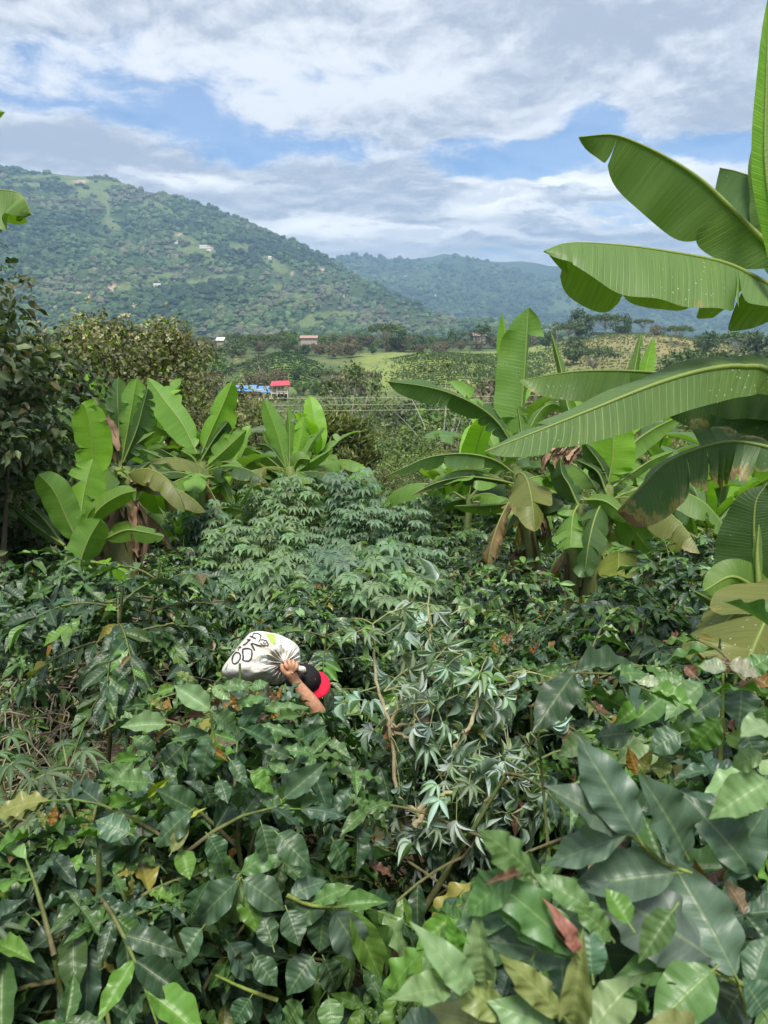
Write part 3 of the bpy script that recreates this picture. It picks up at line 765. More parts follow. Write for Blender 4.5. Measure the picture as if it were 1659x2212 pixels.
def view_leaf(mb, pts, d0, d1, w, fa, fb, col, rs, n=30, **kw):
    """Leaf through view points; d0, d1 depth at base and tip; w half width in view pixels; fa, fb the turn of each half round the midrib:
    0 up the picture, 90 away, 180 down, 270 towards the camera."""
    pts = np.array(pts, float); k = np.linspace(0, 1, len(pts))
    cl = np.concatenate([[0], np.cumsum(np.linalg.norm(np.diff(pts, axis=0), axis=1))]); cl /= cl[-1]
    W3 = np.array([P(x, y, d0 + (d1 - d0) * q) for (x, y), q in zip(pts, cl)])
    mid = resample(W3, n)
    t = np.gradient(mid, axis=0); t /= np.linalg.norm(t, axis=1, keepdims=True)
    view = mid - CAM; view /= np.linalg.norm(view, axis=1, keepdims=True)
    nim = np.cross(view, t); nim /= np.linalg.norm(nim, axis=1, keepdims=True)
    up = np.array([0, SP, CP]); lf = np.array([-1., 0, 0])
    ch = nim.mean(0); ch /= np.linalg.norm(ch)
    sg = np.sign(ch @ up) if abs(ch @ up) > .35 else np.sign(ch @ lf)
    nim = nim * sg
    aw = view - t * (view * t).sum(1, keepdims=True); aw /= np.linalg.norm(aw, axis=1, keepdims=True)
    def lat(f):
        f = np.interp(np.linspace(0, 1, n), np.linspace(0, 1, len(f)), f) if np.ndim(f) else np.full(n, f)
        r = np.radians(f)[:, None]
        return nim * np.cos(r) + aw * np.sin(r)
    ww = w / FD * (d0 + d1) / 2
    lamina(mb, mid, lat(fa), lat(fb), ww, np.array(BG[col]) * (.88 + .24 * rs.rand()) if isinstance(col, str) else col, rs, **kw)
RO = dict(r2=(829.5, 0), r3=(0, 648), r4=(829.5, 648), r6=(829.5, 1134), r5=(0, 1134), r7=(0, 1566), r8=(829.5, 1566))
def pix(reg, s):
    ox, oy = RO[reg]
    out = []
    for q in s.split():
        x, y = q.split(','); out.append((ox + float(x) / 2, oy + float(y) / 2))
    return out
def arch(rs, top, a, el, L, bend, V_):
    s = np.linspace(0, 1, 26); ang = el - bend * s ** 1.3; dr = L / 25
    r = np.concatenate([[0], np.cumsum(np.cos(ang[:-1]) * dr)]); z = np.concatenate([[0], np.cumsum(np.sin(ang[:-1]) * dr)])
    mid = np.stack([top[0] + math.cos(a) * r, top[1] + math.sin(a) * r, top[2] + z], 1); side = np.array([-math.sin(a), math.cos(a), 0.])
    t = np.gradient(mid, axis=0); t /= np.linalg.norm(t, axis=1, keepdims=True)
    nn = np.cross(np.broadcast_to(side, t.shape), t); nn *= np.sign(nn[:, 2:3] + 1e-6)
    LA = side + nn * V_; LB = -side + nn * V_
    return mid, LA / np.linalg.norm(LA, axis=1, keepdims=True), LB / np.linalg.norm(LB, axis=1, keepdims=True)
def banana(label, base, reg, d, leaves, stems=(), seed=1, group='banana plants', dead=(), stemcol=(.16, .15, .07), ws=.62, skirt=7, size=1.7):
    """Banana plant whose leaves and stems are given as picture paths at a depth d (metres)."""
    t = thing('banana_plant', label, 'banana plant', base, group)
    rs = np.random.RandomState(seed)
    for L in leaves:
        s, w, fa, fb, col = L[:5]; kw = dict(L[5]) if len(L) > 5 else {}
        dz = kw.pop('dz', (0, rs.uniform(-.2, .2))); rg = kw.pop('reg', reg)
        nm = kw.pop('name', 'leaf'); lab = kw.pop('lab', None)
        mb = MB(base)
        if ws < .9:
            fa = fa + rs.uniform(4, 30); fb = fb - rs.uniform(4, 30); kw.setdefault('tears', rs.choice([0, 1, 2, 4])); kw.setdefault('curl', rs.uniform(.05, .25))
        kw.setdefault('rib', .011 + .0003 * d)
        w = w * ws
        view_leaf(mb, pix(rg, s), d + dz[0], d + dz[1], w / 2, fa, fb, col, rs, **kw)
        if ws >= .95 and stems:                                     # stalk from the blade back to the crown of the stem
            q0 = P(*pix(rg, s)[0], d + dz[0]); st_ = np.array([P(*q, d) for q in pix(reg, stems[0][0])]); tp = st_[-1]
            j = tp + np.array([0, 0, min(0., q0[2] - .45 - tp[2])]); j[:2] = tp[:2] + (st_[-2][:2] - tp[:2]) * np.clip((tp[2] - j[2]) / max(tp[2] - st_[-2][2], .1), 0, 1)
            mb.tube(resample(np.array([j, (j + q0) / 2 + np.array([0, 0, .06]), q0]), 9), np.linspace(.034, .016, 9), (.15, .22, .06), 7)
        mb.build(nm, M_BANANA, t, lab)
    for s, r0, r1 in stems:
        mb = MB(base); pp = pix(reg, s); W3 = np.array([P(x, y, d) for x, y in pp])
        g = np.array([W3[0][0], W3[0][1], float(G(W3[0][0], W3[0][1])) - .05])
        if W3[0][2] > g[2] + .1: W3 = np.vstack([g, W3])
        m = resample(W3, 18)
        rr = np.linspace(r0, r1, 18) * d / FD / 2 * (1 + .05 * np.sin(np.arange(18) * 2.1))
        mb.tube(m, rr, stemcol, 10, col2=(.17, .23, .07))
        for k in range(10):                                         # sheath edges and dry strips on the stem
            i = rs.randint(1, 13); a = rs.rand() * 6.28; o = np.array([math.cos(a), math.sin(a), 0]) * rr[i] * .96
            q = m[i:i + 5] + o + np.outer(np.linspace(0, .35, len(m[i:i + 5])), o)
            mb.tube(q, np.linspace(rr[i] * .35, rr[i] * .12, len(q)), (.10, .065, .04) if k % 2 else (.19, .16, .07), 5)
        mb.build('stem', M_STEM, t)
    if skirt and stems:
        top = P(*pix(reg, stems[0][0])[-1], d)
        for k in range(skirt):
            mb = MB(base); mid, LA, LB = arch(rs, top - np.array([0, 0, .1 + .25 * rs.rand()]), k * 2.4 + seed, rs.uniform(.1, .7), size * rs.uniform(.75, 1.15), rs.uniform(1.1, 2.3), -.2 - .5 * rs.rand())
            q = 'mdglmo'[rs.randint(6)]
            lamina(mb, mid, LA, LB, size * rs.uniform(.12, .17), np.array(BG[q]) * rs.uniform(.8, 1.15), rs, tears=rs.randint(2, 8), dry=rs.choice([0, 0, .15, .35]), pet=.16, nv=4, rib=.016, tipw=.25, ragged=.15, curl=.25)
            mb.build('leaf', M_BANANA, t)
        for k in range(2):
            mb = MB(base); mid, LA, LB = arch(rs, top - np.array([0, 0, .25 + .3 * rs.rand()]), rs.rand() * 6.28, -.5, size * rs.uniform(.6, .9), 1.3, -.9)
            lamina(mb, mid, LA, LB, size * .08, np.array(BG['x']) * rs.uniform(.8, 1.6), rs, tears=6, dry=.9, pet=.1, nv=3, rib=.014, wave=.2, ragged=.4, curl=.5); mb.build('dead_leaf', M_BANANA, t)
    for s, w in dead:
        mb = MB(base); pp = pix(reg, s)
        W3 = resample(np.array([P(x, y, d - .05 - .1 * rs.rand()) for x, y in pp]), 12)
        ww = w / 2 * d / FD
        for k in range(9):
            off = rs.randn(3) * ww * .35
            q = W3 + off + np.cumsum(rs.randn(12, 3) * ww * .12, axis=0)
            side = rs.randn(3); side[2] *= .2; side /= np.linalg.norm(side)
            wd = ww * (.25 + .5 * rs.rand()) * np.sin(np.linspace(.3, 2.9, 12))
            v = np.stack([q - side * wd[:, None], q + np.array([0, .02, 0]), q + side * wd[:, None]], 1)
            c = np.array((.26, .175, .11)) * (.5 + .8 * rs.rand())
            mb.raw(v.reshape(-1, 3), gridfaces(12, 3), c)
        mb.build('dead_leaf', M_STEM, t)
    return t
def grown_banana(seed, h, nl, size, droop=1.0, tear=3, dry=.2, cols='mmlgdb'):
    """A whole plant at the origin for copying: [(name, mesh, material)]."""
    rs = np.random.RandomState(seed); parts = []
    top = np.array([rs.randn() * .12, rs.randn() * .12, h])
    mb = MB(); m = resample(np.array([(0, 0, -.1), (top[0] * .4, top[1] * .4, h * .5), top]), 14)
    mb.tube(m, np.linspace(.11, .05, 14) * size / 1.6, (.15, .13, .07), 9, col2=(.16, .22, .07)); parts.append(('stem', mb.mesh('stem', M_STEM)))
    for k in range(nl):
        a = k * 2.4 + rs.randn() * .25; f = k / max(nl - 1, 1)
        el = 1.35 - 1.25 * f ** .8 + rs.randn() * .1
        L = size * (.75 + .5 * rs.rand()) * (1.0 if k else .8); s = np.linspace(0, 1, 26)
        bend = (.5 + 1.5 * f) * droop
        ang = el - bend * s ** 1.4
        dr = L / 25
        r = np.concatenate([[0], np.cumsum(np.cos(ang[:-1]) * dr)]); z = np.concatenate([[0], np.cumsum(np.sin(ang[:-1]) * dr)])
        dirv = np.array([math.cos(a), math.sin(a)])
        mid = np.stack([top[0] + dirv[0] * r, top[1] + dirv[1] * r, top[2] - .25 * f * h * .3 + z], 1)
        side = np.array([-dirv[1], dirv[0], 0.]); V_ = .25 + .5 * rs.rand() if f < .5 else -.15 - .5 * rs.rand()
        t = np.gradient(mid, axis=0); t /= np.linalg.norm(t, axis=1, keepdims=True)
        nn = np.cross(np.broadcast_to(side, t.shape), t); nn *= np.sign(nn[:, 2:3] + 1e-6)
        LA = side + nn * V_; LB = -side + nn * V_
        LA /= np.linalg.norm(LA, axis=1, keepdims=True); LB /= np.linalg.norm(LB, axis=1, keepdims=True)
        mb = MB(); c = np.array(BG[cols[rs.randint(len(cols))]]) * (.8 + .4 * rs.rand())
        lamina(mb, mid, LA, LB, size * (.14 + .03 * rs.rand()), c, rs, tears=rs.randint(0, tear + 1), dry=dry * f * (rs.rand() < .6), pet=.14, nv=4, rib=.02, tipw=.2)
        parts.append(('leaf', mb.mesh('leaf', M_BANANA)))
    return parts
def plant_from(name, label, cat, loc, parts, group, rz=0., sc=1., mats=None):
    t = thing(name, label, cat, loc, group); t.rotation_euler.z = rz; t.scale = (sc, sc, sc)
    for nm, me in parts: child(nm, me, t)
    return t

# ------------------------------------------------------------------ cassava
def cassava(seed, h, rad, L, n=110, col=(.06, .125, .06), stems=3, tpls=PALM):
    rs = np.random.RandomState(seed); B = MB(); F = MB(); Ps, Ds, Ns, Ls = [], [], [], []
    for s in range(stems):
        a0 = s * 6.28 / stems + rs.rand(); tip = np.array([math.cos(a0) * rad * .45, math.sin(a0) * rad * .45, h * (.85 + .15 * rs.rand())])
        st = resample(np.array([(0, 0, 0), tip * np.array([.35, .35, .5]), tip]), 10)
        B.tube(st, np.linspace(.02, .008, 10), (.17, .14, .09), 5, col2=(.2, .24, .1))
        for k in range(n // stems):
            f = 1 - .62 * (k / (n / stems)) ** 1.1; i = f * 9; i0 = min(int(i), 8); p = st[i0] + (st[i0 + 1] - st[i0]) * (i - i0)
            a = k * 2.4 + rs.randn() * .3; e = .9 - 1.0 * (1 - f) * 1.6 + rs.randn() * .2
            pl = rad * (.30 + .45 * (1 - f) + .25 * rs.rand())
            d = np.array([math.cos(a) * math.cos(e), math.sin(a) * math.cos(e), math.sin(e)]); q = p + d * pl
            B.tube(np.array([p, p + d * pl * .6 + np.array([0, 0, .02]), q]), (.004, .003, .0025), (.22, .25, .11), 3)
            Ps.append(q); Ds.append(np.array([math.cos(a), math.sin(a), -.25]) + rs.randn(3) * .15); Ns.append(np.array([math.cos(a) * .25, math.sin(a) * .25, 1.]) + rs.randn(3) * .18); Ls.append(L * (.7 + .5 * rs.rand()))
    Ps, Ds, Ns, Ls = map(np.array, (Ps, Ds, Ns, Ls)); C = jit(col, len(Ps), rs, .5); w = rs.randint(0, len(tpls), len(Ps))
    for k, tp in enumerate(tpls): s = w == k; F.leaves(tp, Ps[s], Ds[s], Ns[s], Ls[s], Ls[s], C[s])
    return F.mesh('cassava_foliage', M_CASSAVA), B.mesh('cassava_stem', M_BARK)

# ------------------------------------------------------------------ trees and shrubs
def tree(seed, H, R_, shape, leaf, n, cols, wts, trunkc=(.16, .13, .10), tr=.16, tpls=LOW, mat=None, crownbase=.45, cl=None, clr=None, bloom=None, flat=.45, lean=.0, up=.6):
    """(crown mesh, trunk mesh) at the origin. shape: umbrella, round, sparse, bush, column."""
    rs = np.random.RandomState(seed); B = MB(); F = MB()
    cl = cl or 34
    cen = []
    while len(cen) < cl:
        p = rs.uniform(-1, 1, 3)
        if shape == 'umbrella':
            r = math.hypot(p[0], p[1])
            if r > 1: continue
            z = 1 - .22 * r * r - .16 * rs.rand() - (.18 * rs.rand() if rs.rand() < .4 else 0)
            cen.append((p[0] * R_, p[1] * R_, H * (crownbase + (1 - crownbase) * z)))
        elif shape == 'column':
            q = np.linalg.norm(p)
            if q > 1: continue
            cen.append((p[0] * R_ * (1 - .5 * max(p[2], 0)), p[1] * R_ * (1 - .5 * max(p[2], 0)), H * (.5 + .48 * p[2])))
        else:
            q = np.linalg.norm(p)
            if q > 1 or q < .35: continue
            lob = 1 + .25 * math.sin(3 * math.atan2(p[1], p[0]) + seed)
            cen.append((p[0] * R_ * lob, p[1] * R_ * lob, H * (crownbase + (1 - crownbase) * (.5 + .48 * p[2]))))
    cen = np.array(cen); cen[:, 0] += lean * cen[:, 2]
    clr = clr or R_ * .30
    fork = np.array([lean * H * crownbase, 0, H * crownbase * (.8 if shape != 'bush' else .3)])
    B.tube(resample(np.array([(0, 0, -.3), fork * np.array([.4, 1, .5]) + rs.randn(3) * .03 * H * .1, fork]), 9), np.linspace(tr, tr * .6, 9), trunkc, 8)
    for c in cen[:: max(1, len(cen) // (9 if shape == 'sparse' else 22))]:
        m = fork + (c - fork) * .5 + np.array([0, 0, .12 * R_ * rs.rand()]) + rs.randn(3) * .05 * R_
        B.tube(resample(np.array([fork, m, c]), 7), np.linspace(tr * .42, tr * .06, 7), trunkc, 5)
    k = rs.randint(0, len(cen), n)
    o = rs.randn(n, 3); o /= np.linalg.norm(o, axis=1, keepdims=True); o *= (rs.rand(n, 1) ** .45)
    pos = cen[k] + o * clr * np.array([1, 1, flat]) * (.6 + .8 * rs.rand(len(cen)))[k][:, None]
    d = o * .7 + rs.randn(n, 3) * .6 + np.array([0, 0, -.3 if shape != 'column' else .5])
    nn = o * .8 + np.array([0, 0, up]) + rs.randn(n, 3) * .45
    cc = pick(n, rs, cols, wts) * (.7 + .6 * rs.rand(len(cen)))[k][:, None]
    cc = jit(cc, n, rs, .5)
    L = leaf * (.6 + .7 * rs.rand(n)); w = rs.randint(0, len(tpls), n)
    for q, tp in enumerate(tpls): s = w == q; F.leaves(tp, pos[s], d[s], nn[s], L[s], L[s] * (.26 if shape != 'column' else .12), cc[s])
    out = [('crown', F.mesh('crown', mat or M_LEAF)), ('trunk', B.mesh('trunk', M_BARK))]
    if bloom:
        Q = MB(); nb, sz, bc = bloom
        kk = rs.randint(0, len(cen), nb); pb = cen[kk] + np.array([0, 0, clr * .25]) + rs.randn(nb, 3) * clr * .5
        for j in range(9): Q.leaves(TINY[0], pb, rs.randn(nb, 3) + np.array([0, 0, .5]), rs.randn(nb, 3), sz, sz * .3, jit(bc, nb, rs, .4))
        out.append(('blossom', Q.mesh('blossom', mat or M_LEAF)))
    return out
def plant_tree(label, loc, parts, group=None, name='tree', cat='tree', rz=0., sc=1.):
    return plant_from(name, label, cat, loc, parts, group, rz, sc)
# ------------------------------------------------------------------ banana plants, one by one
def gp(x, y): return (x, y, float(G(x, y)))
def base_at(reg, s, d):
    p = P(*pix(reg, s)[0], d); return gp(p[0], p[1])
F_ = 12
# the near plant whose stem stands just outside the picture
NB = gp(P(1860, 1100, 3.7)[0], 3.5)
banana('near banana plant with huge smooth leaves arching in from the picture edge', NB, 'r2', 3.5, [
    ('1760,1150 1600,1000 1480,880 1360,770 1220,680 1080,612 980,582 845,592', 205, 104, 186, 'n', dict(reg='r2', tears=2, rotj=.06, dry=.10, wave=.05, curl=.08, tipw=.12, pet=.02, n=44, rib=.016)),
    ('1800,1310 1600,1195 1450,1130 1200,1083 1000,1058 800,1050 690,1085', 235, 242, 170, 'n', dict(reg='r2', rotj=.16, tears=4, dry=.22, wave=.04, tipw=.3, pet=.02, n=44, rib=.014, dz=(.0, -.3))),
    ('1850,430 1659,300 1560,287 1480,287 1340,312 1150,372 900,472 650,572 436,655', 138, 66, 194, 'n', dict(reg='r4', tears=1, rotj=.05, dry=.10, wave=.045, curl=.10, tipw=.28, pet=.02, n=48, rib=.016, dz=(.1, -.5))),
    ('1500,345 1250,318 1000,305 800,312 585,348', 118, 80, 192, 'm', dict(reg='r4', dry=.28, tears=1, dz=(.7, 1.0), pet=.02, wave=.05, tipw=.3)),
    ('1860,560 1720,560 1600,465 1460,408 1330,420 1195,460', 150, 75, 186, 'd', dict(reg='r4', dz=(.3, .9), wave=.10, pet=.02, tipw=.3)),
    ('1860,470 1720,400 1600,380 1480,395 1360,420', 120, 80, 180, 'd', dict(reg='r4', dz=(.2, .6), wave=.07, pet=.02, tipw=.4)),
    ('1860,700 1659,635 1500,612 1350,645 1210,710 1100,820 1005,915', 150, 68, 198, 'g', dict(reg='r4', dry=.6, tears=9, ragged=.2, dz=(.1, .5), pet=.02, wave=.06, tipw=.6, n=40)),
    ('1860,600 1720,610 1600,600 1480,640 1380,700', 110, 60, 190, 'd', dict(reg='r4', dz=(.4, .9), tears=2, pet=.02)),
    ('1790,880 1700,820 1600,770 1520,740 1450,725', 245, 80, 190, 'g', dict(reg='r2', dz=(.6, .9), tears=1, pet=.02, tipw=.2, wave=.05)),
    ('1730,1250 1690,900 1655,650 1640,400', 110, 30, 150, 'm', dict(reg='r2', dz=(.5, .7), pet=.02, wave=.06)),
    ('1740,1300 1690,1000 1648,700 1652,350 1665,-40', 60, 20, 110, 'b', dict(reg='r2', dz=(-.2, -.3), pet=.02)),
    ('1790,1250 1690,1240 1625,1180 1600,1050 1605,880 1650,800', 170, 12, 170, 'd', dict(reg='r4', dz=(-.4, -.5), pet=.05, wave=.04)),
    ('1700,1300 1600,1240 1500,1195 1380,1258', 100, 20, 170, 'm', dict(reg='r4', dz=(-.5, -.6), pet=.1)),
    ('1760,190 1700,300 1640,430 1585,560 1560,640', 250, 25, 152, 'o', dict(reg='r6', tears=4, dz=(-.7, -1.0), dry=.30, pet=.02, wave=.04, tipw=.6, rib=.011)),
    ('1640,270 1540,350 1470,430 1400,510 1320,590', 130, 25, 150, 'o', dict(reg='r6', tears=3, dz=(-.55, -.75), dry=.34, pet=.02, wave=.04, tipw=.4, rib=.010)),
    ('1480,370 1420,330 1340,285', 26, 20, 160, 'd', dict(reg='r6', dz=(-.4, -.4))),
    ('1620,1240 1612,1100 1620,970', 26, 40, 140, 'm', dict(reg='r4', dz=(-.55, -.55), curl=-.5)),
], stems=[('1960,2900 1930,1900 1900,1120', 116, 44)], seed=5, group=None, ws=1.0, skirt=0)

# centre, tall torn plant
banana('tall banana plant with one upright folded leaf above the long drooping leaf', base_at('r4', '630,1240', 9.5), 'r4', 9.5, [
    ('570,740 582,600 598,420 612,250 624,34', 135, 14, 118, 'l', dict(tears=2, wave=.06, tipw=.7, curl=.02, wv=(1, .75))),
    ('560,640 548,420 530,220 512,58', 60, 20, 140, 'b', dict(dz=(.1, .25), tipw=.4)),
    ('560,640 500,540 420,468 300,408 170,372 15,352', 84, 48, 170, 'g', dict(tears=5, wave=.06, dz=(0, -.6), tipw=.3)),
    ('575,760 480,692 350,664 200,678 90,722 0,765', 58, 55, 172, 'g', dict(tears=4, dry=.32, dz=(0, -.7))),
    ('585,800 480,776 350,764 220,792 115,846', 46, 55, 170, 'd', dict(tears=5, dry=.5, dz=(0, -.4))),
    ('600,640 590,540 575,452', 60, 30, 160, 'm', dict(dz=(-.3, -.3))),
    ('590,640 660,500 720,450 790,470', 60, 40, 170, 'm', dict(tears=2)),
    ('570,620 480,500 440,470 420,455', 40, 30, 160, 'b', {}),
    ('610,860 520,880 430,890 300,890', 46, 40, 170, 'm', dict(tears=2, dry=.2, dz=(0, .5))),
    ('640,1050 600,1080 545,1140', 56, 20, 160, 'g', dict(dry=.15)),
    ('640,1000 700,1040 690,1090', 60, 20, 150, 'm', dict(dry=.2)),
    ('652,960 656,1060 650,1220', 70, 60, 140, 'y', dict(dry=.4, pet=.55, name='dead_leaf')),
    ('600,900 575,1000 568,1090 575,1230', 50, 60, 140, 'x', dict(dry=.9, pet=.6, name='dead_leaf')),
    ('620,800 700,850 690,960', 40, 40, 160, 'm', {}),
], stems=[('650,1240 635,1040 610,900 570,720', 46, 22)], seed=11, ws=.82, skirt=4, dead=[('660,880 690,1000 680,1040', 24), ('560,1090 570,1160 580,1230', 34), ('630,1150 600,1190 600,1230', 40)])
banana('twin stemmed banana plant with a pale backlit leaf under the long drooping leaf', base_at('r4', '900,1190', 8.6), 'r4', 8.6, [
    ('965,810 985,700 988,600 978,500', 165, 8, 172, 'b', dict(tipw=.6, pet=.06, curl=.02)),
    ('975,800 935,710 860,608', 80, 20, 165, 'd', dict(tears=1)),
    ('1000,700 1050,480 1112,140', 78, 30, 150, 'm', dict(dz=(.2, .6), pet=.2)),
    ('1010,700 1100,450 1130,300 1165,158', 105, 10, 165, 'b', dict(dz=(.2, .6), pet=.2)),
    ('900,700 800,480 765,300 722,142', 75, 20, 150, 'm', dict(dz=(.3, .8), pet=.2, tears=1)),
    ('900,680 840,480 800,390', 90, 15, 165, 'b', dict(dz=(.4, .6))),
    ('980,780 1060,640 1160,560 1310,488', 84, 45, 172, 'm', dict(dz=(.1, .5), tears=1)),
    ('985,810 1080,740 1160,690 1260,650', 60, 50, 170, 'm', dict(dz=(0, .3))),
    ('840,880 780,790 740,720 690,690', 90, 40, 165, 'd', {}),
    ('840,890 800,800 770,750 760,680', 90, 30, 160, 'd', dict(dz=(-.2, -.2))),
    ('835,890 815,940 805,1070', 125, 10, 170, 'l', dict(pet=.1, tipw=.7, dz=(-.2, -.5))),
    ('850,862 960,872 1070,965', 84, 25, 165, 'm', dict(tears=1, dz=(-.2, -.5))),
    ('945,870 1020,930 1090,1010 1155,1095', 104, 25, 160, 'l', dict(tears=2, dry=.08, tipw=.6, dz=(-.1, -.5))),
    ('960,880 1002,960 1012,1080 1010,1188', 128, 10, 172, 'y', dict(pet=.38, dry=.22, tipw=.8, name='dead_leaf', dz=(0, -.3), lab='yellowing leaf that hangs straight down')),
    ('920,960 870,1010 860,1130', 74, 20, 160, 'o', dict(dry=.3, pet=.2)),
    ('835,1000 850,1080 845,1180', 70, 20, 160, 'd', dict(dry=.1)),
    ('960,760 930,650 900,600', 70, 30, 150, 'd', dict(dz=(.3, .3))),
    ('960,830 920,740 830,690', 70, 30, 150, 'd', dict(dz=(-.1, -.1))),
], stems=[('890,1200 920,1040 945,920 965,800', 62, 30), ('812,1180 815,1040 835,880', 54, 26)], seed=12, dead=[('760,640 720,660 700,720', 30), ('840,620 800,660 790,700', 26)])

# left side
banana('young bright banana plant of five broad leaves beside the dark coffee', base_at('r3', '300,1190', 7.4), 'r3', 7.4, [
    ('345,1060 295,960 235,830 165,752', 120, 10, 168, 'l', dict(tipw=.6, dz=(0, -.3))),
    ('350,1010 352,900 375,780 402,688', 124, 8, 172, 'b', dict(tipw=.5, dz=(.1, .3))),
    ('362,1000 430,900 520,842 590,824', 92, 20, 165, 'm', dict(tears=1, tipw=.3)),
    ('335,1205 350,1120 385,1030 435,945', 128, 10, 170, 'l', dict(tipw=.4, dz=(-.2, -.3))),
    ('440,1040 540,995 620,1002 710,1022', 64, 20, 168, 'm', dict(tipw=.3, dz=(-.1, -.4))),
    ('395,1130 470,1145 555,1182', 62, 20, 165, 'b', dict(tipw=.4, dz=(-.2, -.4))),
    ('385,1150 430,1190 510,1215', 50, 20, 165, 'd', dict(dz=(-.2, -.3))),
    ('402,800 402,680 392,560 372,470 350,446', 118, 8, 172, 'b', dict(pet=.12, tipw=.75, dz=(.5, .3), lab='glowing yellow green leaf with a folded tip')),
    ('290,1080 200,960 130,890 60,825', 46, 30, 160, 'd', dict(dz=(0, .4))),
    ('280,1060 160,980 60,900 0,860', 40, 30, 160, 'd', dict(dz=(0, .6))),
    ('355,1000 385,920 410,895', 44, 20, 160, 'l', {}),
    ('395,940 420,870 440,820', 60, 20, 160, 'g', dict(dz=(.4, .5))),
], stems=[('300,1200 305,1120 330,1020 350,980', 30, 18)], seed=13, ws=.64, skirt=0)
banana('old banana plant with tattered upright leaves and a thick skirt of dead leaves', base_at('r3', '520,1130', 10.5), 'r3', 10.5, [
    ('515,720 430,540 360,430 265,336', 92, 20, 160, 'g', dict(tears=6, dz=(0, .3), tipw=.5)),
    ('518,720 480,540 440,400 425,322', 76, 20, 160, 'm', dict(tears=3, tipw=.5)),
    ('520,720 512,520 508,400 512,332', 80, 20, 160, 'g', dict(tears=6, tipw=.5)),
    ('522,720 555,540 575,430 592,335', 80, 20, 160, 'l', dict(tears=5, tipw=.5)),
    ('525,720 590,560 620,450 640,380', 96, 20, 160, 'd', dict(tears=7, tipw=.5, dry=.15)),
    ('525,730 570,640 670,568', 56, 25, 160, 'm', dict(tears=1)),
    ('510,730 400,640 300,560 235,500', 80, 25, 160, 'd', dict(tears=4)),
    ('505,720 370,580 250,470 175,420', 60, 25, 160, 'g', dict(tears=4, dz=(0, .5))),
    ('500,720 420,520 390,400 375,305', 70, 25, 160, 'b', dict(tears=3, tipw=.5, dz=(.2, .5))),
    ('515,740 400,700 300,660 240,590', 74, 25, 165, 'd', dict(tears=2)),
    ('530,740 560,760 650,700', 50, 25, 165, 'd', {}),
    ('520,760 500,770 440,760', 80, 20, 160, 'g', dict(tears=2)),
    ('530,790 570,800 600,815 430,765', 40, 20, 160, 'y', dict(dry=.4)),
    ('520,760 560,765 595,815', 76, 20, 160, 'l', dict(dry=.4, tears=1)),
    ('505,700 440,470 330,370', 60, 25, 160, 'b', dict(tears=3, dz=(.4, .6))),
], stems=[('520,1140 522,1000 520,860 518,720', 116, 50)], seed=14, skirt=9, stemcol=(.15, .10, .065),
    dead=[('500,880 490,980 480,1130', 60), ('540,870 550,980 560,1140', 60), ('470,900 465,1000 455,1130', 40), ('580,890 585,1000 595,1120', 40), ('520,860 520,1000 515,1140', 70), ('440,530 460,590 480,680', 40), ('310,440 330,390 350,410', 40), ('570,790 610,780 600,800', 30)])
banana('banana plant with two tall open leaves behind the cassava patch', base_at('r3', '850,1010', 13), 'r3', 13, [
    ('850,660 790,540 715,440 635,334', 100, 15, 165, 'l', dict(tipw=.25, tears=1)),
    ('872,660 915,560 960,460 1005,350', 112, 12, 168, 'b', dict(tipw=.5)),
    ('870,690 925,600 985,525', 96, 25, 150, 'd', dict(tears=1, tipw=.5)),
    ('860,720 780,690 685,640', 56, 30, 165, 'd', dict(tears=2)),
    ('868,730 760,705 600,640', 56, 35, 170, 'g', dict(tears=2, dry=.15)),
    ('890,720 980,640 1065,560', 84, 20, 165, 'l', dict(tears=2)),
    ('840,840 760,765 660,742 565,745', 50, 40, 170, 'd', dict(tears=1)),
    ('838,930 760,830 700,805 615,800', 60, 35, 165, 'd', {}),
    ('848,930 890,840 985,782', 64, 20, 165, 'm', {}),
    ('850,960 805,985 768,1035', 72, 20, 165, 'm', dict(tears=1)),
    ('880,940 970,898 1060,915', 46, 25, 165, 'm', {}),
    ('1010,960 1060,850 1120,742', 26, 40, 150, 'l', dict(curl=-.3)),
    ('880,740 960,700 1050,720', 50, 30, 165, 'm', dict(tears=2)),
    ('870,740 830,680 780,650', 60, 30, 165, 'm', dict(tears=2)),
    ('885,760 950,780 1000,880', 56, 25, 165, 'm', {}),
    ('890,770 990,720 1060,730', 50, 25, 165, 'l', dict(tears=1)),
], stems=[('850,1020 868,880 872,700', 34, 20), ('840,1010 835,920', 20, 12)], seed=15, dead=[('885,880 890,940 890,1010', 26), ('810,920 815,950 810,980', 26)])
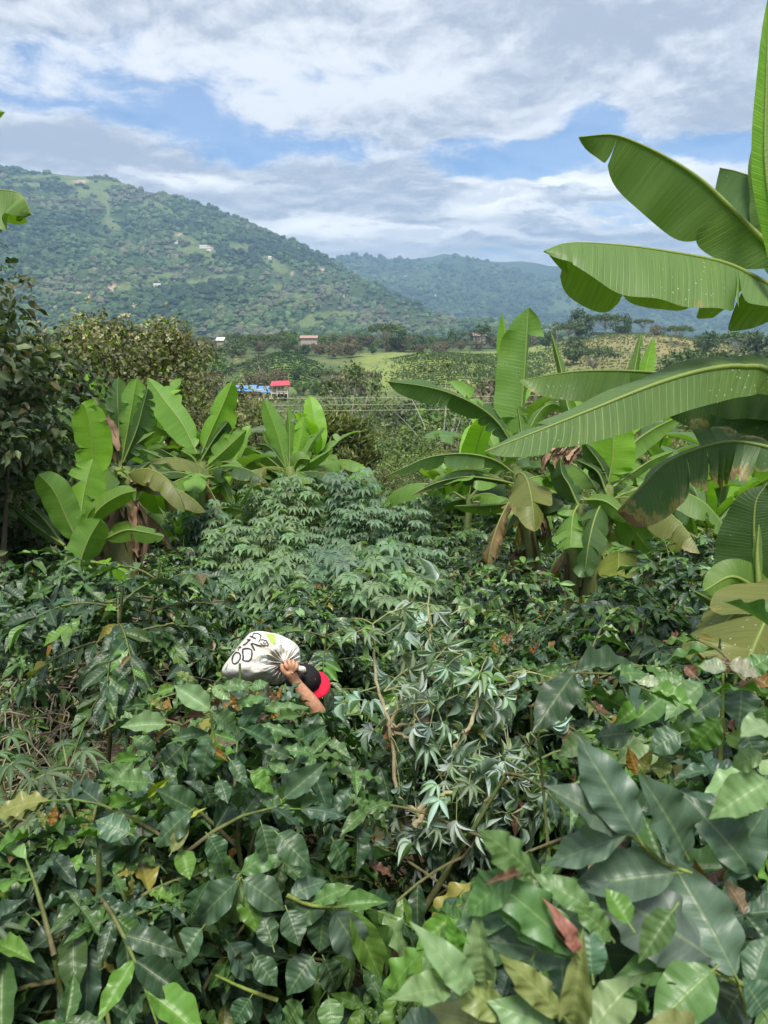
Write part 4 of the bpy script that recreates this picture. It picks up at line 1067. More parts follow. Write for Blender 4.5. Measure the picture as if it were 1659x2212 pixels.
banana('banana clump of many narrow upright leaves above the cassava patch', base_at('r3', '1255,850', 18), 'r3', 18, [
    ('1240,740 1195,570 1140,428', 84, 15, 165, 'l', dict(tipw=.2)),
    ('1250,740 1252,580 1244,458', 60, 15, 165, 'm', dict(tears=2)),
    ('1262,740 1300,600 1312,500', 76, 15, 165, 'b', dict(tipw=.4)),
    ('1290,740 1300,560 1302,462', 36, 15, 165, 'l', {}),
    ('1280,740 1345,620 1400,548', 46, 20, 165, 'l', {}),
    ('1270,750 1360,690 1440,640', 60, 20, 165, 'l', dict(tears=2)),
    ('1240,750 1140,670 1035,630', 66, 25, 165, 'm', dict(tears=2)),
    ('1240,760 1110,715 985,690', 50, 30, 168, 'm', dict(tears=2, dry=.15)),
    ('1265,790 1350,765 1485,785', 44, 30, 168, 'l', dict(tears=1)),
    ('1245,750 1205,640 1135,560', 70, 20, 165, 'm', dict(tears=1)),
    ('1250,760 1240,680 1215,590', 70, 20, 165, 'd', {}),
    ('1255,760 1290,690 1340,690', 80, 20, 165, 'm', {}),
    ('1240,800 1130,770 1020,740', 50, 30, 165, 'd', dict(tears=1)),
    ('1300,800 1340,800 1420,815', 50, 20, 165, 'y', dict(dry=.35)),
    ('1235,790 1160,800 1080,860', 50, 20, 165, 'd', dict(dry=.2)),
    ('1260,800 1330,780 1400,760', 50, 20, 165, 'd', {}),
    ('1250,750 1170,640 1110,620', 60, 20, 165, 'd', dict(tears=1)),
], stems=[('1255,860 1255,800 1252,720', 30, 22), ('1130,850 1135,800 1120,770', 22, 14)], seed=16, size=1.5, skirt=10, dead=[('1100,840 1110,850 1130,860', 30)])
banana('small young banana plant with light leaves beside the feathery bush', base_at('r3', '1490,830', 19), 'r3', 19, [
    ('1435,800 1438,740 1440,685', 36, 15, 165, 'l', {}), ('1480,820 1530,765 1570,708', 44, 15, 165, 'b', {}), ('1480,820 1485,780 1490,738', 34, 15, 165, 'm', {}),
    ('1480,820 1550,800 1625,800', 24, 25, 165, 'l', {}), ('1460,820 1400,790 1340,790', 28, 25, 165, 'm', {})], stems=[('1470,850 1475,810', 16, 10)], seed=17, skirt=2, size=1.0)
# the tip of a leaf that reaches in from a plant outside the left edge
banana('banana leaf with a torn curled tip reaching in above the dark leafy tree', gp(-3.2, 4.6), 'r3', 4.6, [
    ('-420,-330 -200,-470 -60,-478 60,-468 105,-440 135,-370', 150, 150, 205, 'm', dict(dry=.12, tears=2, tipw=.8, pet=.02, wave=.06)),
    ('-420,-300 -260,-640 -120,-720 -30,-800 22,-812', 60, 30, 165, 'b', dict(pet=.02, tipw=.2)),
], stems=[('-520,900 -500,200 -450,-420', 80, 30)], seed=18, ws=.95, skirt=0)

banana('light green banana clump with long arching fronds over the coffee by the hanging leaves', base_at('r4', '1420,1130', 12.0), 'r4', 12.0, [
    ('1515,935 1420,872 1320,828 1165,862', 84, 30, 170, 'l', dict(dz=(0, -.6), tears=1)), ('1330,960 1240,900 1160,885 1075,892', 60, 40, 170, 'l', dict(tears=2)), ('1420,970 1385,880 1345,800 1310,770', 84, 20, 165, 'b', {}),
    ('1440,960 1550,860 1650,815', 66, 30, 168, 'l', dict(tears=2)), ('1400,990 1290,1000 1155,1032', 60, 40, 170, 'l', dict(tears=3, dry=.25)), ('1430,960 1460,780 1440,650 1370,575', 70, 20, 160, 'm', {}), ('1450,980 1540,930 1560,940 1400,1030', 50, 30, 170, 'g', dict(dry=.5, tears=5)),
    ('1450,960 1540,800 1560,700', 80, 20, 160, 'b', {}), ('1390,970 1300,940 1220,950', 50, 30, 165, 'd', {}), ('1460,970 1570,880 1650,900', 60, 30, 165, 'm', dict(tears=2))],
    stems=[('1420,1140 1415,1040 1410,950', 40, 24), ('1390,1120 1380,1000', 26, 18)], seed=19, skirt=5, size=1.6)
# grown plants: the cluster on the far right and the ones behind the tall plant
BN = [grown_banana(60 + k, 1.6 + .25 * k, 9 + k % 3, 1.75, 1.0 + .15 * (k % 2), 4, .45) for k in range(3)]
for k, (dx, dy, d, sc, lb) in enumerate([(1480, 1150, 13.0, 1.0, 'banana plant with drooping brown edged leaves standing over the far coffee rows'), (1570, 1120, 15.5, 1.1, 'pale drooping banana plant behind the brown edged one'), (1400, 1090, 17, 1.0, 'banana plant half hidden behind the twin stemmed plant'), (1640, 1120, 13.5, 1.15, 'bushy banana plant next to the hanging dark leaf'),
                                         (1010, 1130, 13.5, 1.0, 'banana plant with ragged grey leaves behind the tall folded leaf plant'), (1080, 1110, 15, 1.1, 'slim banana plant between the tall plant and the twin stemmed plant'), (955, 1075, 17, .8, 'small banana plant at the foot of the gully bushes'),
                                         (130, 1060, 14, 1.15, 'banana plant half hidden in the dark leafy tree'), (215, 1010, 16, 1.1, 'banana plant behind the old tattered one'), (395, 1100, 12.2, .7, 'short banana plant in the dark gap beside the dead leaf skirt'), (480, 1080, 14.5, .7, 'low banana plant at the foot of the two leaved plant'), (585, 1080, 18.5, .8, 'low banana plant beside the narrow leaved clump'), (720, 1060, 20, .6, 'low banana seedling at the edge of the cassava'), (262, 1010, 15, 1.2, 'banana plant whose fronds show between the old plant and the two leaved one'), (345, 1030, 16.5, 1.15, 'banana plant with shaded fronds behind the two leaved plant'), (500, 1010, 17.5, 1.1, 'banana plant filling the gap between the two leaved plant and the narrow leaved clump'), (690, 1010, 21, 1.15, 'banana plant close behind the narrow leaved clump'), (1530, 1180, 11, .75, 'short banana plant rising out of the coffee under the drooping leaves')]):
    p = P(dx, dy, d); g = gp(p[0], p[1])
    plant_from('banana_plant', lb, 'banana plant', g, BN[k % 3], 'banana plants', k * 1.3, sc)
# ------------------------------------------------------------------ coffee rows
CB = [coffee_bush(100 + k, 1.75 + .15 * (k % 3), .74, .150, MID, stems=4, dark=.5, light=.17 + .05 * (k % 2), bronze=.22, step=.14, hang=.62, spread=.4, dens=.40, ros=105) for k in range(5)]
CS = [coffee_bush(120 + k, 1.75, .80, .155, LOW, stems=4, dark=.45, light=.18, bronze=.15, step=.15, hang=.6, spread=.4, ros=95) for k in range(3)]
CASS = [(520, 1150, 13.0), (640, 1080, 14.5), (760, 1075, 14.5), (870, 1120, 13), (600, 1190, 10.8), (720, 1200, 10.6), (820, 1230, 9.6), (500, 1230, 10.2), (690, 1270, 8.6), (880, 1240, 9.2), (930, 1080, 15.5), (830, 1330, 6.6), (780, 1150, 12.5), (560, 1090, 15), (440, 1140, 12.5), (655, 1180, 12.2), (610, 1290, 7.7), (785, 1285, 7.6), (540, 1275, 8.3), (840, 1300, 7.4), (700, 1240, 9.3)]
rs0 = np.random.RandomState(4)
def zone(px, y):
    if y < 6.4: return 'in the closest row behind the carrier' if px < 900 else 'in the dense block beside the leaning grey cassava'
    if px < 430: return 'in the dark rows beside the leafy tree'
    if px < 960: return 'around the foot of the cassava patch'
    return 'in the far rows under the tall banana plants' if y > 9.5 else 'in the thick rows below the tall banana plants'
row = 0; y = 4.9
while y < 17.5:
    for x in np.arange(-y * .72 - .5, y * .72 + .8, 1.16):
        xx = x + (row % 2) * .5 + rs0.randn() * .12; yy = y + rs0.randn() * .14
        g = gp(xx, yy); px, py, d = proj(np.array(g) + [0, 0, 1.2])
        if -180 < px < 1840:
            if yy > 6.5 and 430 < px < 975 and yy < 15.5 and not (yy < 8.6 and px < 520): continue
            if math.hypot(xx + 1.9, yy - 4.4) < .75: continue
            if math.hypot(xx - NB[0], yy - NB[1]) < .5: continue
            if yy > 15 and px < 800: continue
            if px < 330 and yy < 6.0: continue
            k = rs0.randint(5) if yy < 10 else rs0.randint(3)
            ms = CB[k] if yy < 10 else CS[k]
            z = zone(px, yy); sc = rs0.uniform(.76, .96) * (.98 if yy < 6.4 else .93)
            if yy < 5.6 and 350 < px < 800: sc *= .96
            t = bush_thing('glossy dark green coffee bush ' + z, g, ms, 'coffee bushes ' + z, rz=rs0.rand() * 6.28)
            t.scale = (sc * 1.08, sc * 1.08, sc); t.rotation_euler.x = rs0.randn() * .06; t.rotation_euler.y = rs0.randn() * .06
    y += 1.0 + .035 * y; row += 1

# ------------------------------------------------------------------ cassava patch
KV = [cassava(200 + k, 2.0, .62, .195, 150, [(.135, .22, .135), (.155, .24, .125), (.12, .20, .13)][k], 4) for k in range(3)]
for k, (dx, dy, d) in enumerate(CASS):
    p = P(dx, dy, d); g = gp(p[0], p[1]); h = p[2] - g[2]
    sc = max(.7, min(1.35, (h + .12 + .35 * ((k * 7) % 5) / 4) / 2.0))
    z = 'low cassava plant with light drooping leaves nearest the leaning grey branches' if k == 11 else 'blue green cassava plant standing alone at the gully edge' if k == 10 else 'blue green cassava plant in the patch between the banana plants'
    t = bush_thing(z, g, KV[k % 3] if k != 11 else KV[1], 'cassava plants in the patch' if k not in (10, 11) else None, 'cassava_plant', 'cassava plant', k * 2.1)
    t.scale = (sc * 1.05, sc * 1.05, sc)

# ------------------------------------------------------------------ trees
def put(label, dx, dy, d, parts, H, group=None, name='tree', cat='tree', rz=0., grow=1.0):
    """Tree whose top shows at (dx, dy) at depth d; scaled so that it stands on the ground there."""
    p = P(dx, dy, d); g = gp(p[0], p[1]); sc = max(.35, (p[2] - g[2]) / H) * grow
    return plant_tree(label, g, parts, group, name, cat, rz, sc)
DG = [(.06, .10, .036), (.085, .13, .045), (.12, .165, .055), (.17, .23, .06)]
BRN = [(.085, .10, .036), (.11, .11, .045), (.14, .125, .06), (.16, .24, .035)]
# dark tree at the edge of the picture
T1 = tree(301, 4.6, .85, 'round', .10, 10000, [(.045, .07, .034), (.065, .095, .042), (.10, .13, .055), (.13, .10, .055)], (4, 4, 2, 1), tr=.12, tpls=MID, crownbase=.05, cl=70, clr=.30, flat=.9)
p = P(-70, 1150, 7.6); g = gp(p[0], p[1]); ht = P(0, 440, 7.6)[2] - g[2]
plant_tree('dark leafy tree overhung with brownish leaves at the picture edge', g, T1, None, rz=.4, sc=ht / 4.6)
T1b = tree(302, 3.6, .8, 'bush', .10, 7000, [(.03, .05, .026), (.045, .07, .03), (.08, .11, .04), (.12, .18, .04)], (4, 4, 2, 1), tr=.08, tpls=MID, crownbase=.02, cl=50, clr=.3, flat=.9)
for dx, dy, d, lb in [(15, 690, 9.5, 'dark shrub under the leafy tree beside the old banana plant'), (-60, 900, 8.2, 'dense dark shrub behind the leggy coffee bush'), (85, 860, 11.5, 'dull green shrub between the leafy tree and the tattered banana plant')]:
    put(lb, dx, dy, d, T1b, 3.6, None, 'shrub', 'shrub', rz=dx)
# flowering trees
TF = tree(305, 6.0, 3.0, 'umbrella', .125, 11000, BRN, (4, 4, 2, 1.6), (.10, .08, .06), .14, LOW, None, .35, 60, .62, bloom=(260, .085, (.50, .44, .30)), flat=.6)
TF2 = tree(306, 5.0, 2.6, 'round', .125, 9500, BRN, (3, 4, 2, 1.8), (.10, .08, .06), .12, LOW, None, .2, 50, .6, bloom=(220, .085, (.50, .44, .30)), flat=.7)
put('brownish flowering tree with pale puffs just beyond the tattered banana plant', 215, 690, 19, TF, 6.0, None, grow=1.0)
put('flowering tree with long level branches at the foot of the mountain view', 330, 745, 20, TF2, 5.0, None, rz=2., grow=1.0)
put('low flowering tree behind the two tall banana leaves', 440, 790, 24, TF2, 5.0, None, rz=4., grow=.9)
put('brown green flowering tree deep behind the old banana plant', 130, 740, 23, TF2, 5.0, None, rz=1., grow=1.0)
put('flowering tree below the blue roofed farm', 405, 875, 30, TF2, 5.0, None, rz=5., grow=.9)
# pale trunked trees of the gully
TS = tree(310, 11.0, 2.6, 'sparse', .22, 1700, [(.12, .17, .06), (.09, .13, .06), (.16, .20, .09)], (2, 2, 1), (.50, .47, .40), .13, LOW, None, .58, 40, .42, flat=.6)
put('slim pale trunked tree with an open crown below the farm', 762, 765, 46, TS, 11.0, None, rz=1.1)
TS2 = tree(311, 10.0, 3.2, 'sparse', .24, 420, [(.14, .20, .06), (.10, .15, .06), (.2, .22, .08)], (2, 2, 1), (.52, .50, .44), .10, LOW, None, .45, 26, .5, flat=.4)
put('nearly bare pale branched tree in front of the terraced hill', 958, 745, 44, TS2, 10.0, None, rz=2.4)
put('bare white branched tree low in the gully beside the drooping leaf', 1000, 850, 40, TS2, 10.0, None, rz=.3)
# feathery bush
TC = tree(312, 6.0, 1.9, 'column', .42, 9000, [(.13, .16, .045), (.10, .13, .04), (.19, .20, .07)], (3, 3, 1), (.2, .16, .1), .1, TINY, None, .1, 46, .55, flat=1.1)
put('feathery yellow green bush beside the pale trunked tree', 720, 880, 33, TC, 6.0, None, 'feathery_bush', 'bush')
# gully shrubs
TB = [tree(320 + k, 4.0, 2.2, 'bush', .14, 9000, [DG, BRN, [(.09, .13, .04), (.12, .17, .045), (.17, .23, .05), (.07, .10, .035)]][k], (3, 3, 2, 1), (.12, .1, .07), .09, LOW, None, .02, 34, .8, flat=.8) for k in range(3)]
TG = [tree(325 + k, 10.0, 4.6, 'bush', .25, 11000, [DG, BRN, [(.09, .13, .04), (.12, .17, .045), (.17, .23, .05), (.07, .10, .035)]][k], (3, 3, 2, 1), (.12, .1, .07), .14, LOW, None, .02, 44, 1.3, flat=.7) for k in range(3)]
rs1 = np.random.RandomState(8)
GS = [(880, 905, 36), (800, 905, 50), (850, 895, 60), (700, 880, 65), (630, 925, 40), (560, 915, 45), (910, 980, 28), (860, 1000, 25), (790, 1010, 27), (830, 930, 34), (950, 900, 40), (760, 900, 55), (900, 880, 70), (660, 895, 75), (545, 893, 78), (590, 892, 110), (820, 868, 90), (740, 850, 120), (960, 885, 66), (1010, 900, 45), (480, 905, 42), (520, 915, 34), (450, 850, 55), (700, 990, 29), (1000, 1000, 25), (740, 1020, 25), (880, 950, 31), (1030, 880, 60), (400, 900, 34), (930, 935, 33), (612, 892, 140), (705, 858, 160), (800, 848, 150), (450, 850, 130), (500, 890, 90), (420, 830, 90), (870, 1020, 22.5), (950, 1020, 22)]
for k, (dx, dy, d) in enumerate(GS):
    nm = ['dark green', 'brownish', 'light green'][k % 3]; far = 'far down the gully below the farm' if d > 48 else 'in the tangled gully behind the cassava'
    put(f'{nm} leafy shrub {far}', dx + rs1.randn() * 8, dy + rs1.randn() * 6 + (44 if d > 44 and 770 < dx < 1100 else 22 if d > 44 and 690 < dx < 1040 else 10 if d > 90 and dx < 690 else 0), d, (TB if d < 44 else TG)[k % 3], 5.1 if d < 44 else 11.4, f'{nm} shrubs {far}', 'shrub', 'shrub', rz=k * 1.7, grow=1.12)
# shrubs and trees of the grass slope on the right
for k, (dx, dy, d) in enumerate([(1090, 850, 120), (1180, 820, 140), (1280, 840, 110), (1500, 790, 85), (1420, 840, 100), (1560, 770, 90), (1620, 800, 70), (1230, 850, 70), (1350, 850, 75), (1480, 870, 60), (1640, 880, 45), (1180, 880, 60), (1560, 900, 46), (1120, 850, 75)]):
    put('rounded leafy shrub on the pale grass slope beyond the tall banana plants', dx, dy, d, (TB if d < 64 else TG)[k % 3], 5.1 if d < 64 else 11.4, 'shrubs on the pale grass slope', 'shrub', 'shrub', rz=k * 2.3)
# trees across the valley
TV = [tree(330, 11, 7.5, 'umbrella', .9, 1500, [(.065, .10, .045), (.09, .13, .05), (.12, .15, .065)], (3, 3, 1), (.30, .27, .22), .22, LOW, M_FAR, .5, 40, 1.7, flat=.4),
      tree(331, 11, 4.6, 'round', .9, 1500, [(.055, .09, .038), (.075, .12, .045), (.11, .165, .055)], (3, 3, 1), (.25, .22, .18), .25, LOW, M_FAR, .2, 40, 1.4, flat=.8),
      tree(332, 8, 5.0, 'round', .8, 1300, [(.15, .125, .08), (.17, .14, .09), (.12, .125, .065)], (3, 2, 2), (.25, .2, .16), .2, LOW, M_FAR, .15, 40, 1.3, flat=.7),
      tree(333, 9, 4.0, 'round', .8, 1200, [(.11, .18, .045), (.14, .22, .05), (.085, .145, .04)], (3, 2, 2), (.25, .22, .18), .2, LOW, M_FAR, .15, 36, 1.2, flat=.8),
      tree(334, 14, 5.5, 'sparse', .9, 420, [(.10, .13, .07), (.09, .10, .06)], (1, 1), (.42, .39, .34), .25, LOW, M_FAR, .5, 30, 1.2, flat=.4)]
VH = [11, 11, 8, 9, 14]
VL = ['flat crowned tree', 'dense dark tree', 'brownish dry tree', 'light green tree', 'pale open crowned tree']
rs2 = np.random.RandomState(12)
VT = [(855, 700, 520, 1), (830, 702, 500, 0), (905, 742, 430, 2), (760, 735, 470, 2), (720, 742, 460, 2), (690, 738, 480, 2), (650, 740, 500, 2), (620, 716, 520, 3), (555, 724, 430, 0), (600, 728, 420, 0), (520, 735, 420, 0), (500, 745, 400, 0), (470, 750, 380, 0), (560, 765, 330, 4), (480, 775, 320, 4), (660, 716, 560, 3), (705, 722, 560, 3),
      (400, 730, 480, 2), (440, 728, 480, 2), (370, 735, 500, 2), (1255, 668, 470, 1), (1230, 700, 460, 0), (1310, 680, 520, 0), (1345, 678, 540, 1), (1205, 695, 480, 4), (1390, 690, 500, 0), (1180, 715, 460, 1), (980, 712, 600, 1), (1015, 718, 620, 0), (1040, 700, 560, 1), (1070, 722, 560, 2), (1100, 715, 560, 0), (1140, 722, 500, 2), (930, 720, 600, 3), (960, 730, 520, 0), (890, 722, 560, 0), (785, 722, 600, 0), (740, 720, 620, 3), (1285, 752, 330, 0), (1240, 735, 380, 1), (1420, 700, 460, 2), (1470, 705, 420, 0), (1530, 715, 400, 1), (1600, 720, 380, 0), (1660, 715, 360, 1), (1450, 780, 260, 1), (1520, 760, 240, 0), (780, 790, 300, 2), (560, 800, 285, 2), (650, 825, 292, 3), (680, 822, 296, 3), (600, 826, 292, 1), (515, 820, 300, 3), (440, 800, 260, 2), (450, 770, 300, 3), (700, 800, 300, 0), (740, 800, 280, 2), (420, 760, 330, 0), (390, 750, 380, 3), (640, 790, 340, 1), (600, 795, 330, 2)]
for dx in np.arange(360, 1660, 19): VT.append((dx + rs2.randn() * 6, 728 - 6 * math.sin(dx / 90) + rs2.randn() * 5, 585 + rs2.randn() * 30, rs2.choice([0, 0, 1, 1, 2, 2, 3])))
for dx in np.arange(400, 1640, 26): VT.append((dx + rs2.randn() * 10, (862 if dx < 1060 else 815) + 16 * rs2.rand(), rs2.uniform(130, 230), rs2.choice([0, 2, 3, 3, 4])))
for dx in np.arange(380, 1000, 24): VT.append((dx + rs2.randn() * 8, 742 + rs2.randn() * 5, 520 + rs2.randn() * 25, rs2.choice([0, 0, 1, 2, 2, 3])))
for k, (dx, dy, d, q) in enumerate(VT):
    if 470 < dx < 690 and d < 268: continue
    where = 'around the farm in the valley' if d < 300 else 'on the planted hillsides across the valley' if d < 480 else 'along the valley treeline under the mountain'
    put(f'{VL[q]} {where}', dx, dy, d, TV[q], VH[q], f'{VL[q]}s {where}', 'tree', 'tree', rz=k * 1.9)
# crops on the far fields
def crops(name, label, n, tlo, thi, ylo, yhi, rowgap, size, cols, seed, arc=None):
    rs = np.random.RandomState(seed); mb = MB()
    y = rs.uniform(ylo, yhi, n); y = np.round(y / rowgap) * rowgap + rs.randn(n) * rowgap * .08
    x = (rs.uniform(tlo, thi, n) + .012 * rs.randn(n)) * y
    y = y + 9 * rs.randn(n) * (rs.rand(n) < .1)
    if arc: y = y + arc * np.sin(x / 28)
    p = np.stack([x, y, G(x, y)], 1); c = jit(cols, n, rs, .6) if np.ndim(cols) == 1 else jit(pick(n, rs, cols, [1] * len(cols)), n, rs, .6)
    for k in range(5):
        d = rs.randn(n, 3) * .7 + np.array([0, 0, .9]); mb.leaves(TINY[0], p, d, rs.randn(n, 3), size * (.7 + .6 * rs.rand(n)), size * .3, c)
    o = child(name, mb.mesh(name, M_FAR), None); o['kind'] = 'stuff'; tag(o, label, 'crop')
crops('crop_plants', 'rows of low crop plants on the terraced green hill', 7500, .02, .22, 320, 450, 4.4, .85, [(.09, .14, .05), (.13, .18, .06)], 1, 5)
crops('coffee_seedlings', 'dark dotted coffee rows on the round green hill', 3000, -.185, -.088, 325, 420, 4.6, .85, [(.05, .095, .04), (.07, .12, .04)], 2, 4)
crops('young_plants', 'dotted young plants on the bare brown hillside', 4600, .22, .58, 330, 520, 6.0, 1.0, [(.13, .17, .065), (.16, .18, .08)], 3)
def undergrowth():
    rs = np.random.RandomState(5); n = 64000; mb = MB()
    y = rs.uniform(15, 150, n) ** 1.0; y = 15 + 265 * rs.rand(n) ** 2.2; x = rs.uniform(-.62, .62, n) * y
    keep = ~((x / y > .2) & (rs.rand(n) < .75)); x, y = x[keep], y[keep]; n = len(x)
    p = np.stack([x, y, G(x, y) + rs.rand(n) * (.5 + .006 * y)], 1)
    pat = fbm(x / 5, y / 5, 31, 3); c = np.where((pat > .02)[:, None], np.array([(.13, .19, .055)]), np.where((pat > -.12)[:, None], np.array([(.085, .13, .042)]), np.array([(.16, .15, .07)])))
    s = .16 + .0055 * y
    mb.leaves(LOW[0], p, rs.randn(n, 3) + np.array([0, 0, .4]), rs.randn(n, 3) + np.array([0, -.3, 1.]), s * (.6 + .8 * rs.rand(n)), s * .24, jit(c, n, rs, .5))
    o = child('undergrowth', mb.mesh('undergrowth', M_LEAF), None); o['kind'] = 'stuff'; tag(o, 'tangled green weeds covering the gully floor', 'weeds')
    n = 15000; y = 19 + 130 * rs.rand(n) ** 1.6; x = rs.uniform(.18, .75, n) * y; p = np.stack([x, y, G(x, y)], 1); s = .22 + .004 * y; mb = MB()
    for k in range(3): mb.leaves(TINY[0], p + rs.randn(n, 3) * np.array([.1, .1, 0]), rs.randn(n, 3) * .5 + np.array([0, 0, 1.]), rs.randn(n, 3), s * (.6 + .8 * rs.rand(n)), s * .14, jit((.15, .17, .055), n, rs, .6))
    o = child('grass', mb.mesh('grass', M_LEAF), None); o['kind'] = 'stuff'; tag(o, 'tufted dry grass on the open slope', 'grass')
    n = 9000; y = 1.5 + 16 * rs.rand(n); x = rs.uniform(-.7, .7, n) * (y + 1); p = np.stack([x, y, G(x, y) + .02 + .25 * rs.rand(n) ** 3], 1); mb = MB()
    mb.leaves(LOW[0], p, rs.randn(n, 3) * np.array([1, 1, .3]), rs.randn(n, 3) * .4 + np.array([0, 0, 1.]), .07 + .06 * rs.rand(n), .025, jit(pick(n, rs, [(.10, .065, .035), (.06, .09, .03), (.16, .12, .07)], (3, 3, 1)), n, rs, .5))
    o = child('leaf_litter', mb.mesh('leaf_litter', M_LEAF), None); o['kind'] = 'stuff'; tag(o, 'fallen leaves and small weeds on the soil under the coffee', 'leaf litter')
undergrowth()
# ------------------------------------------------------------------ near coffee bushes with large leaves
RO['h1'] = (216, 1431)
def pxy(reg, x, y):
    if reg == 'h1': return 216 + x * .293, 1431 + y * .293
    ox, oy = RO[reg]; return ox + x / 2, oy + y / 2
CC = dict(d=(.046, .095, .044), u=(.062, .120, .068), m=(.085, .17, .052), b=(.09, .20, .03), l=(.17, .27, .12), z=BRONZE, o=(.19, .10, .02), y=YEL, v=(.20, .23, .08), p=(.28, .31, .22), k=(.30, .12, .10), g=(.088, .130, .094))
def hero_leaves(mb, reg, d, lst, seed, lift=.35, k=None):
    """Large leaves given by base and tip in the picture: x1 y1 x2 y2 half-width colour [depth change at tip]."""
    rs = np.random.RandomState(seed)
    for row in lst.strip().split('\n'):
        for q in row.split(';'):
            a = q.split()
            if not a: continue
            x1, y1, x2, y2, w = map(float, a[:5]); c = CC[a[5]]
            dz = float(a[6]) if len(a) > 6 else rs.uniform(-.06, .04); d0 = d + (float(a[7]) if len(a) > 7 else rs.uniform(-.05, .05))
            b = P(*pxy(reg, x1, y1), d0); t = P(*pxy(reg, x2, y2), d0 + dz)
            D = t - b; L = np.linalg.norm(D); view = (b + t) / 2; view = view / np.linalg.norm(view)
            n = -view * .8 + np.array([0, 0, 1.]) * (lift + .25 * rs.rand()) + np.array([rs.uniform(-.3, .3), 0, 0])
            W = w * (.293 if reg == 'h1' else .5) / FD * d0
            tp = NEAR[rs.randint(len(NEAR))]
            mb.leaves(tp, b[None], D[None], n[None], L, W, jit(c, 1, rs, .25))
            s = b - D / L * .012
            mb.tube(np.array([s, b, b + D * .06]), (.0022, .002, .0015), (.13, .2, .05), 4)
def gap(p, full=True):
    x, y, d = proj(p)
    s = np.clip((x - 600) / 110, 0, 1); arm = (x > 585) & (x < 735) & (y < 1446 + 80 * s)
    bag = (x > 455) & (x < 640) & (y < 1478)
    mid = (d < 2.72) & (x > 735) & (x < 1200) & (y < 1545 + 215 * np.clip((x - 790) / 210, 0, 1) - 330 * np.clip((x - 1120) / 80, 0, 1))
    mid = mid | ((d < 2.6) & (x > 905) & (x < 1085) & (y > 1690) & (y < 1900))
    low = (d < 3.0) & (x < 375) & (x > 60) & (y < 1610)
    return (y > 1300) & (((d < 3.9) & (arm | bag)) | (full & (mid | low)))
def near_bush(label, dx, d, top, rad, L, seed, heroes, twigs=(), dmin=0., **kw):
    """top: picture height of the bush's top."""
    p = P(dx, top, d); g = gp(p[0], p[1]); h = p[2] - g[2]
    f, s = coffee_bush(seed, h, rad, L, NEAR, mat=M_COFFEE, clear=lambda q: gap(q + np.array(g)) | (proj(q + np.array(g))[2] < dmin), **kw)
    t = thing('coffee_bush', label, 'coffee bush', g)
    child('foliage', f, t); child('stem', s, t)
    if heroes:
        mb = MB(g)
        for i, (reg, dd, lst) in enumerate(heroes): hero_leaves(mb, reg, dd, lst, seed * 7 + i)
        mb.build('foliage', M_COFFEE, t)
    if twigs:
        for reg, dd, s_, r in twigs:
            mb = MB(g)
            w = resample(np.array([P(*pxy(reg, *map(float, q.split(','))), dd) for q in s_.split()]), 14)
            mb.tube(w, np.linspace(r, r * .5, 14), (.16, .20, .05), 6, col2=(.2, .27, .06))
            mb.build('branch', M_BARK, t)
    return t
